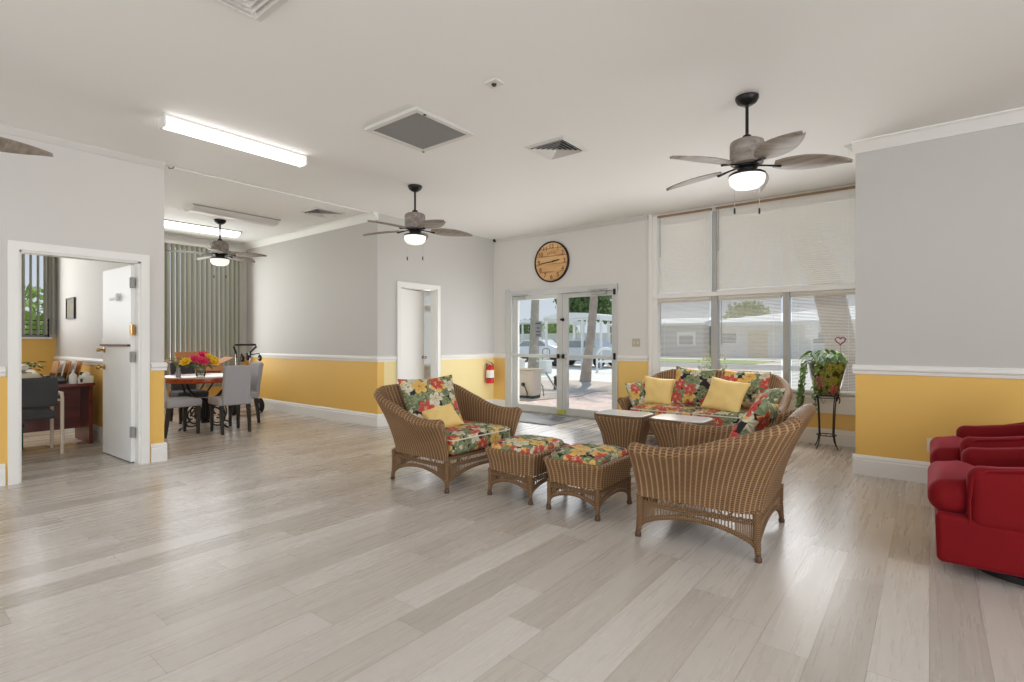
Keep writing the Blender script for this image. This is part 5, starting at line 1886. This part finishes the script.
for a in ((-0.22, 0.22, -0.15, -0.13), (-0.22, 0.22, 0.13, 0.15), (-0.22, -0.2, -0.13, 0.13), (0.2, 0.22, -0.13, 0.13)):
    box(bm, a[0], a[1], -0.025, 0, a[2], a[3])
link('frame', bm, DARKW, t, smooth=False)
bm = B(); box(bm, -0.2, 0.2, -0.015, -0.002, -0.13, 0.13)
link('print', bm, PICT, t, smooth=False)
plate('wall_outlet', 'outlet plate low on the yellow office wall beside the desk', 'outlet', (-7.85, YO - 0.12, 0.36), 0.08, 0.125, [(0, 0.028, 0.035, 0.03), (0, -0.028, 0.035, 0.03)], PLASTIC)

# ================================================================ outside
GZ = -0.1
def slab(name, label, cat, pts, z0, z1, mat, kind='structure'):
    bm = B(); prism(bm, pts, z0, z1)
    return tag(link(name, bm, mat, None, smooth=False), label, cat, kind=kind)
slab('ground', 'pale concrete ground outside', 'ground', [(-70, YB + 0.16), (40, YB + 0.16), (40, 110), (-70, 110)], GZ - 0.2, GZ, CONC)
slab('ground_west', 'pale ground outside the office windows', 'ground', [(-70, -20), (XF - 0.12, -20), (XF - 0.12, YB + 0.16), (-70, YB + 0.16)], GZ - 0.2, GZ - 0.01, LAWN)
slab('patio_pavers', 'pinkish brick paver patio outside the glass doors', 'patio', [(-9.0, YB + 0.2), (1.5, YB + 0.2), (1.5, 11.0), (-3.0, 12.9), (-9.0, 12.4)], GZ, GZ + 0.03, PAVER)
slab('mulch_bed', 'brown mulch bed around the palm trunks', 'mulch bed', [(-10.4, 9.2), (-7.0, 9.3), (-6.6, 10.9), (-6.9, 12.2), (-5.2, 12.8), (-5.0, 14.4), (-9.0, 15.3), (-11.0, 14)], GZ, GZ + 0.05, MULCH)
slab('road', 'grey asphalt lane beyond the patio', 'road', [(-60, 27), (30, 27), (30, 32), (-60, 32)], GZ, GZ + 0.01, ASPH)
slab('lawn', 'light green lawn strip beyond the lane', 'lawn', [(-60, 33), (-8, 33), (-8, 39), (-60, 39)], GZ, GZ + 0.02, LAWN)
slab('lawn_patch', 'small lawn patch left of the doors', 'lawn', [(-22, 13.5), (-13.4, 13.5), (-12.0, 17.4), (-20, 18)], GZ, GZ + 0.02, LAWN)

def trunk_bm(pts, rs, n=18):
    """a ringed palm trunk"""
    bm = B()
    P, Q = [], []
    for i in range(len(pts) - 1):
        a, b_ = Vector(pts[i]), Vector(pts[i + 1])
        k = max(2, int((b_ - a).length / 0.07))
        for j in range(k):
            P.append(a.lerp(b_, j / k))
            Q.append(lerp(rs[i], rs[i + 1], j / k) * (1.0 + 0.04 * (j % 2)))
    P.append(Vector(pts[-1])); Q.append(rs[-1])
    tube(bm, P, Q, n)
    return bm
def palm(label, pts, rs, seed=1, fronds=16):
    t = thing('palm_tree', label, 'tree', pts[0], 0, 'trees standing outside')
    rel = [Vector(p) - Vector(pts[0]) for p in pts]
    link('trunk', trunk_bm(rel, rs), BARK, t)
    top = rel[-1]
    bm = B()
    rnd = random.Random(seed)
    for k in range(fronds):
        a = 2 * PI * k / fronds + rnd.uniform(-0.2, 0.2)
        el = rnd.uniform(0.1, 1.0)
        L = rnd.uniform(1.7, 2.3)
        ctr = []
        for q in range(9):
            f = q / 8
            ctr.append(top + Vector((math.cos(a) * L * f * math.cos(el * (1 - f)), math.sin(a) * L * f * math.cos(el * (1 - f)), L * (math.sin(el) * f - 0.75 * f * f))))
        tube(bm, ctr, [0.025 * (1 - 0.8 * q / 8) for q in range(9)], 5)
        side = Vector((-math.sin(a), math.cos(a), 0))
        for q in range(1, 9):
            for s in (-1, 1):
                for sub in (0, 0.5):
                    base = ctr[q - 1].lerp(ctr[q], sub)
                    tip = base + side * s * 0.5 * (1 - 0.6 * (q / 8)) + (ctr[q] - ctr[q - 1]) * 0.9 + Vector((0, 0, -0.18))
                    w = (ctr[q] - ctr[q - 1]).normalized() * 0.035
                    up = Vector((0, 0, 0.006))
                    v = [bm.verts.new(p) for p in (base - w, base + w, tip, base - w + up, base + w + up, tip + up)]
                    for f in ((0, 1, 2), (3, 5, 4), (0, 3, 4, 1), (1, 4, 5, 2), (2, 5, 3, 0)):
                        bm.faces.new([v[i] for i in f])
    link('fronds', bm, HEDGE, t, smooth=False)
    return t
palm('leaning palm trunk seen through the right leaf of the glass door', [(-8.8, 14.9, GZ), (-8.72, 14.9, 0.6), (-8.55, 14.85, 1.5), (-8.42, 14.8, 2.6), (-8.3, 14.7, 5.4)], [0.19, 0.145, 0.135, 0.125, 0.11], 2)
palm('straight palm trunk seen through the left leaf of the glass door', [(-13.7, 18.7, GZ), (-13.66, 18.7, 1.0), (-13.56, 18.7, 3.2), (-13.5, 18.7, 7.4)], [0.24, 0.19, 0.17, 0.15], 3)
palm('thick curving tree trunk seen through the right window pane, behind the potted vine', [(-1.27, 11.5, GZ), (-1.29, 11.5, 0.6), (-1.32, 11.5, 1.3), (-1.50, 11.5, 2.25), (-1.80, 11.5, 3.05), (-2.02, 11.5, 3.95), (-2.2, 11.5, 5.6)], [0.34, 0.26, 0.245, 0.255, 0.26, 0.25, 0.22], 5, 20)

def leafy(label, c, r_, n, leaf_s, mat, trunk_h, seed):
    t = thing('leafy_tree', label, 'tree', (c[0], c[1], GZ), 0, 'trees standing outside')
    rnd = random.Random(seed)
    bm = B()
    for i in range(n):
        while True:
            p = Vector((rnd.uniform(-1, 1), rnd.uniform(-1, 1), rnd.uniform(-1, 1)))
            if 0.35 < p.length < 1:
                break
        lump = 1 + 0.22 * math.sin(5 * p.x + seed) * math.sin(4 * p.y) * math.sin(5 * p.z + 1)
        p = Vector((p.x * r_[0], p.y * r_[1], p.z * r_[2])) * lump + Vector((0, 0, c[2] - GZ))
        M = Matrix.Translation(p) @ Euler((rnd.uniform(0, 6), rnd.uniform(0, 6), rnd.uniform(0, 6))).to_matrix().to_4x4()
        s = leaf_s * rnd.uniform(0.6, 1.3)
        v = [bm.verts.new(M @ Vector(q)) for q in ((0, 0, 0), (s * 0.5, s * 0.35, s * 0.1), (s, 0, 0), (s * 0.5, -s * 0.35, s * 0.1), (s * 0.5, 0, -0.06 * s))]
        for f in ((0, 1, 3), (1, 2, 3), (0, 4, 1), (1, 4, 2), (2, 4, 3), (3, 4, 0)):
            bm.faces.new([v[i2] for i2 in f])
    link('foliage', bm, mat, t, smooth=False)
    bm = B(); tube(bm, [(0, 0, 0), (0.1, 0, trunk_h * 0.5), (0, 0.1, trunk_h)], [0.22, 0.17, 0.12], 10)
    link('trunk', bm, BARK, t)
leafy('dense green tree behind the carport, through the right door leaf', (-25.2, 42, 5.2), (2.6, 2.2, 2.1), 2600, 0.42, HEDGE, 4.5, 1)
leafy('darker green tree at the right edge of the glass door, behind the carport', (-29.1, 55, 5.9), (2.8, 2.4, 2.7), 2200, 0.42, HEDGE, 4.5, 2)
leafy('yellow-green bush over the white fence, through the left door leaf', (-24.5, 37, 2.1), (1.9, 1.5, 1.0), 900, 0.3, HEDGE2, 2.0, 3)
leafy('small green bush over the white fence at the left edge of the glass door', (-28.5, 38, 2.2), (1.4, 1.3, 0.9), 700, 0.3, HEDGE, 2.0, 4)
leafy('round pale green tree above the white bungalow roof, through the middle window pane', (-19.0, 74, 4.5), (2.8, 2.8, 1.8), 1500, 0.5, HEDGE2, 4.0, 5)
leafy('green tree outside the office window', (-24, 3.8, 2.2), (1.6, 2.8, 0.95), 1300, 0.25, HEDGE2, 2.2, 6)
leafy('pale garden shrub outside the lower left window pane', (-4.6, 14.5, 0.5), (0.35, 0.35, 0.6), 260, 0.1, HEDGE2, 0.6, 8)

# white fence
t = thing('white_fence', 'long white panel fence beyond the lane', 'fence', (-30, 34.5, GZ))
for k in range(12):
    x = -20 + 2.0 * k * 1.6
    if x > 13:
        break
    bm = B()
    for j in range(15):
        box(bm, x + j * 0.2, x + j * 0.2 + 0.17, -0.02, 0.02, 0.12, 1.9)
    box(bm, x, x + 3.1, -0.035, 0.035, 0.1, 0.22); box(bm, x, x + 3.1, -0.035, 0.035, 1.85, 1.97)
    link('panel', bm, STRUCT_OUT, t, smooth=False)
    bm = B(); box(bm, x - 0.08, x + 0.05, -0.065, 0.065, 0, 2.1)
    link('post', bm, WHITE, t, smooth=False)
# carports
def carport(label, x0, x1, y0, y1, z):
    t = thing('carport', label, 'carport', ((x0 + x1) / 2, (y0 + y1) / 2, GZ), 0, 'white carports')
    hx, hy = (x1 - x0) / 2, (y1 - y0) / 2
    prof = [(-hx, z - 0.05), (-hx, z + 0.22), (-hx * 0.5, z + 0.34), (0, z + 0.38), (hx * 0.5, z + 0.34), (hx, z + 0.22), (hx, z - 0.05), (hx - 0.06, z - 0.05), (hx - 0.06, z + 0.12), (-hx + 0.06, z + 0.12), (-hx + 0.06, z - 0.05)]
    bm = B(); loft(bm, [[Vector((a, -hy, b_)) for a, b_ in prof], [Vector((a, hy, b_)) for a, b_ in prof]])
    link('roof', bm, ROOFW, t, smooth=False)
    for sx in (-1, 0.35, 1):
        for sy in (-1, 1):
            bm = B(); cbox(bm, (sx * (hx - 0.1), sy * (hy - 0.2), z / 2), (0.1, 0.1, z))
            link('post', bm, WHITE, t, smooth=False)
carport('white carport behind the leaning palm, through the right door leaf', -16.2, -12.7, 23.0, 26.2, 2.45)
carport('white carport roof spanning behind the straight palm, through the left door leaf', -30.5, -19.4, 30.0, 33.0, 2.55)
# cars
def car(label, loc, rz):
    t = thing('parked_car', label, 'car', loc, rz, 'parked cars')
    prof = [(-2.1, 0.35), (-2.15, 0.75), (-1.75, 0.92), (-1.2, 0.98), (-0.6, 1.42), (0.8, 1.46), (1.5, 1.05), (2.05, 0.95), (2.15, 0.6), (2.1, 0.35)]
    bm = B(); loft(bm, [[Vector((x, y, z if abs(y) < 0.8 else z * 0.985)) for x, z in prof] for y in (-0.85, -0.7, 0.7, 0.85)])
    link('body', bm, CARS, t, sharp=50, bevel=0.04)
    for s in (-1, 1):
        bm = B(); prism(bm, [(-0.95, 1.02), (-0.52, 1.36), (0.72, 1.39), (1.2, 1.05)], 0, 0.02, M=Matrix.Translation((0, s * 0.86 - 0.01, 0)) @ Matrix.Rotation(R(90), 4, 'X'))
        link('side_window', bm, DARKGL, t, smooth=False)
        for x in (-1.35, 1.35):
            M = Matrix.Translation((x, s * 0.78, 0.32)) @ Matrix.Rotation(R(90), 4, 'X')
            bm = B(); lathe(bm, [(0, -0.1), (0.3, -0.1), (0.32, -0.05), (0.32, 0.05), (0.3, 0.1), (0, 0.1)], 20, M=M)
            link('wheel', bm, TIRE, t)
car('silver car parked behind the straight palm, through the left door leaf', (-20.6, 28.6, GZ), 0.1)
car('silver car parked under the white carport', (-14.6, 24.6, GZ), 0.0)
# things on the patio
t = thing('utility_cabinet', 'beige utility cabinet with a black pipe stub beside the mulch, outside the left door leaf', 'cabinet', (-7.36, 9.85, GZ + 0.05), R(8))
bm = B(); box(bm, -0.25, 0.25, -0.2, 0.2, 0.06, 0.64)
link('body', bm, BEIGE, t, smooth=False, bevel=0.01)
bm = B(); box(bm, -0.22, 0.22, -0.215, -0.195, 0.10, 0.57)
link('front_panel', bm, BEIGE, t, smooth=False, bevel=0.006)
bm = B(); cbox(bm, (0, 0, 0.66), (0.60, 0.46, 0.05), (R(-3), 0, 0))
link('lid', bm, BEIGE, t, smooth=False, bevel=0.008)
bm = B(); box(bm, -0.24, 0.24, -0.17, 0.17, 0.0, 0.06)
link('plinth', bm, BLACKP, t, smooth=False)
bm = B(); lathe(bm, [(0, 0), (0.045, 0), (0.045, 0.03), (0, 0.035)], 14, c=(0, 0, 0), M=Matrix.Translation((0.0, -0.21, 0.32)) @ Matrix.Rotation(R(90), 4, 'X'))
tube(bm, [(0, -0.24, 0.32), (0.08, -0.26, 0.24), (0.12, -0.25, 0.12), (0.1, -0.22, 0.03)], 0.012, 6)
link('pipe_stub', bm, BLACKP, t)
for lab, x, y, w, h_ in (('white bin standing past the utility cabinet, through the left door leaf', -12.9, 18.5, 0.44, 0.5), ('white bin cut by the left edge of the glass door', -14.7, 19.0, 0.40, 0.5)):
    t = thing('white_bin', lab, 'bin', (x, y, GZ), 0, 'white bins outside')
    bm = B(); rbox(bm, (0, 0, h_ / 2), (w / 2, w / 2, h_ / 2), 0.04, 2, 2, fn=lambda P: (P.x * (1 + 0.12 * P.z), P.y * (1 + 0.12 * P.z), P.z))
    link('tub', bm, WHITE, t)
    bm = B(); rbox(bm, (0, 0, h_ + 0.02), (w / 2 + 0.05, w / 2 + 0.05, 0.035), 0.02, 2, 2)
    link('lid', bm, WHITE, t)
t = thing('lawn_hand_tool', 'dark rail leaning beside the utility cabinet in the mulch', 'rail', (-7.2, 10.6, GZ + 0.05))
bm = B(); tube(bm, [(-0.25, 0.1, 0.55), (-0.02, 0.05, 0.3), (0.32, 0.0, 0.0)], 0.022, 7)
link('bar', bm, SIGNG, t)
bm = B(); tube(bm, [(-0.2, -0.3, 0.42), (-0.05, -0.3, 0.22), (-0.02, -0.3, 0.0)], 0.018, 7)
link('short_bar', bm, SIGNG, t)
bm = B(); lathe(bm, [(0, 0), (0.07, 0), (0.06, 0.3), (0.075, 0.34), (0, 0.38)], 12)
tag(link('bollard_light', bm, BLACKP, None, loc=(-8.0, 12.0, GZ + 0.05)), 'short black garden light in the mulch bed', 'garden light')
t = thing('notice_sign', 'grey notice sign on a thin post beside the straight palm', 'sign', (-10.12, 14.12, GZ))
bm = B(); box(bm, -0.13, 0.13, -0.01, 0.01, 1.5, 2.02)
link('panel', bm, SIGNG, t, smooth=False)
bm = B()
for z, w in ((1.95, 0.10), (1.80, 0.05), (1.68, 0.08), (1.57, 0.09)):
    box(bm, -w, w, -0.014, -0.01, z - 0.018, z + 0.018)
link('dark_bands', bm, DARKFAB, t, smooth=False)
bm = B(); tube(bm, [(0, 0.015, 0), (0, 0.015, 1.5)], 0.012, 8)
link('post', bm, VENTD, t)
def arch(label, name, loc, w, h_, r_, mat, rz=0.6):
    t = thing(name, label, 'rail', loc, rz)
    pts = [(-w / 2, 0, 0), (-w / 2, 0, h_ - w * 0.35)] + [(w / 2 * math.cos(R(180 - 18 * k)), 0, h_ - w * 0.35 + w * 0.35 * math.sin(R(180 - 18 * k))) for k in range(1, 10)] + [(w / 2, 0, h_ - w * 0.35), (w / 2, 0, 0)]
    bm = B(); tube(bm, pts, r_, 8)
    link('hoop', bm, mat, t)
    bm = B(); tube(bm, [(-w / 2, 0, h_ * 0.45), (w / 2, 0, h_ * 0.45)], r_ * 0.8, 8)
    link('crossbar', bm, mat, t)
arch('white arched metal hoop on the sunny concrete, through the right door leaf', 'arched_hoop', (-11.0, 20.4, GZ), 0.78, 1.05, 0.05, WHITE)
arch('dark arched handrail behind the middle of the glass doors', 'arched_handrail', (-15.0, 21.6, GZ), 0.36, 1.0, 0.028, SIGNG)

# bungalow and shed across the lane
t = thing('white_bungalow', 'long low white bungalow with white roof across the lane', 'house', (-5.0, 46, GZ))
bm = B(); box(bm, -9.2, 14, 0, 9, 0, 2.75)
link('walls', bm, STRUCT_OUT, t, smooth=False)
bm = B()
def sec(rz):
    return [(-0.9, 2.72), (-0.9, 2.9), (4.5, rz), (9.9, 2.9), (9.9, 2.72)]
loft(bm, [[Vector((-9.6, y, z)) for y, z in sec(3.45)], [Vector((15, y, z)) for y, z in sec(5.3)]])
link('roof', bm, ROOFW, t, smooth=False)
bm = B(); box(bm, -9.65, 15.05, -0.98, -0.86, 2.62, 2.86)
link('fascia', bm, WHITE, t, smooth=False)
for x in (-8.2, -1.5, 4.0, 8.5):
    f = B(); box(f, x - 0.65, x + 0.65, -0.06, 0.0, 1.1, 2.1)
    fr = link('window', f, WHITE, t, smooth=False)
    f = B(); box(f, x - 0.57, x + 0.57, -0.08, -0.05, 1.18, 2.02)
    link('pane', f, DARKGL, fr, smooth=False)
f = B(); box(f, -6.7, -5.2, -0.06, 0, 0.1, 2.2)
link('front_door', f, TAN, t, smooth=False)
t = thing('open_carport', 'shaded carport bay with dark opening at the right of the bungalow', 'carport', (1.0, 38, GZ))
bm = B(); box(bm, -4.0, 5, -2, 4, 2.35, 2.55)
link('roof', bm, ROOFW, t, smooth=False)
for x in (-3.8, 0.5, 4.8):
    bm = B(); box(bm, x - 0.06, x + 0.06, -1.9, -1.78, 0, 2.35)
    link('post', bm, WHITE, t, smooth=False)
bm = B(); box(bm, -4, 5, 3.85, 4.0, 0, 2.35)
link('back_wall', bm, SHEDG, t, smooth=False)
car('white car parked in the shaded bay beyond the right window pane', (-0.4, 38.2, GZ), 0.0)
t = thing('grey_shed', 'grey house front with one white-headed window, through the lower left pane', 'house', (-19.0, 45, GZ))
bm = B(); box(bm, -4.2, 3.9, 0, 6, 0, 2.8)
link('walls', bm, SHEDG, t, smooth=False)
bm = B()
sec = [(-0.6, 2.75), (-0.6, 2.9), (3.0, 3.5), (6.6, 2.9), (6.6, 2.75)]
loft(bm, [[Vector((-4.7, y, z)) for y, z in sec], [Vector((4.15, y, z)) for y, z in sec]])
link('roof', bm, ROOFW, t, smooth=False)
f = B(); box(f, 1.7, 3.3, -0.07, 0.0, 1.0, 2.2)
fr = link('window', f, WHITE, t, smooth=False)
f = B(); box(f, 1.9, 3.1, -0.09, -0.06, 1.05, 1.85)
link('pane', f, DARKGL, fr, smooth=False)
t = thing('white_sign', 'white square sign on a post outside the lower right window pane', 'sign', (-3.4, 22, GZ))
bm = B(); box(bm, -0.21, 0.21, -0.02, 0.02, 1.46, 1.96)
link('panel', bm, WHITE, t, smooth=False)
bm = B(); box(bm, -0.04, 0.04, 0.02, 0.06, 0, 1.5)
link('post', bm, WHITE, t, smooth=False)
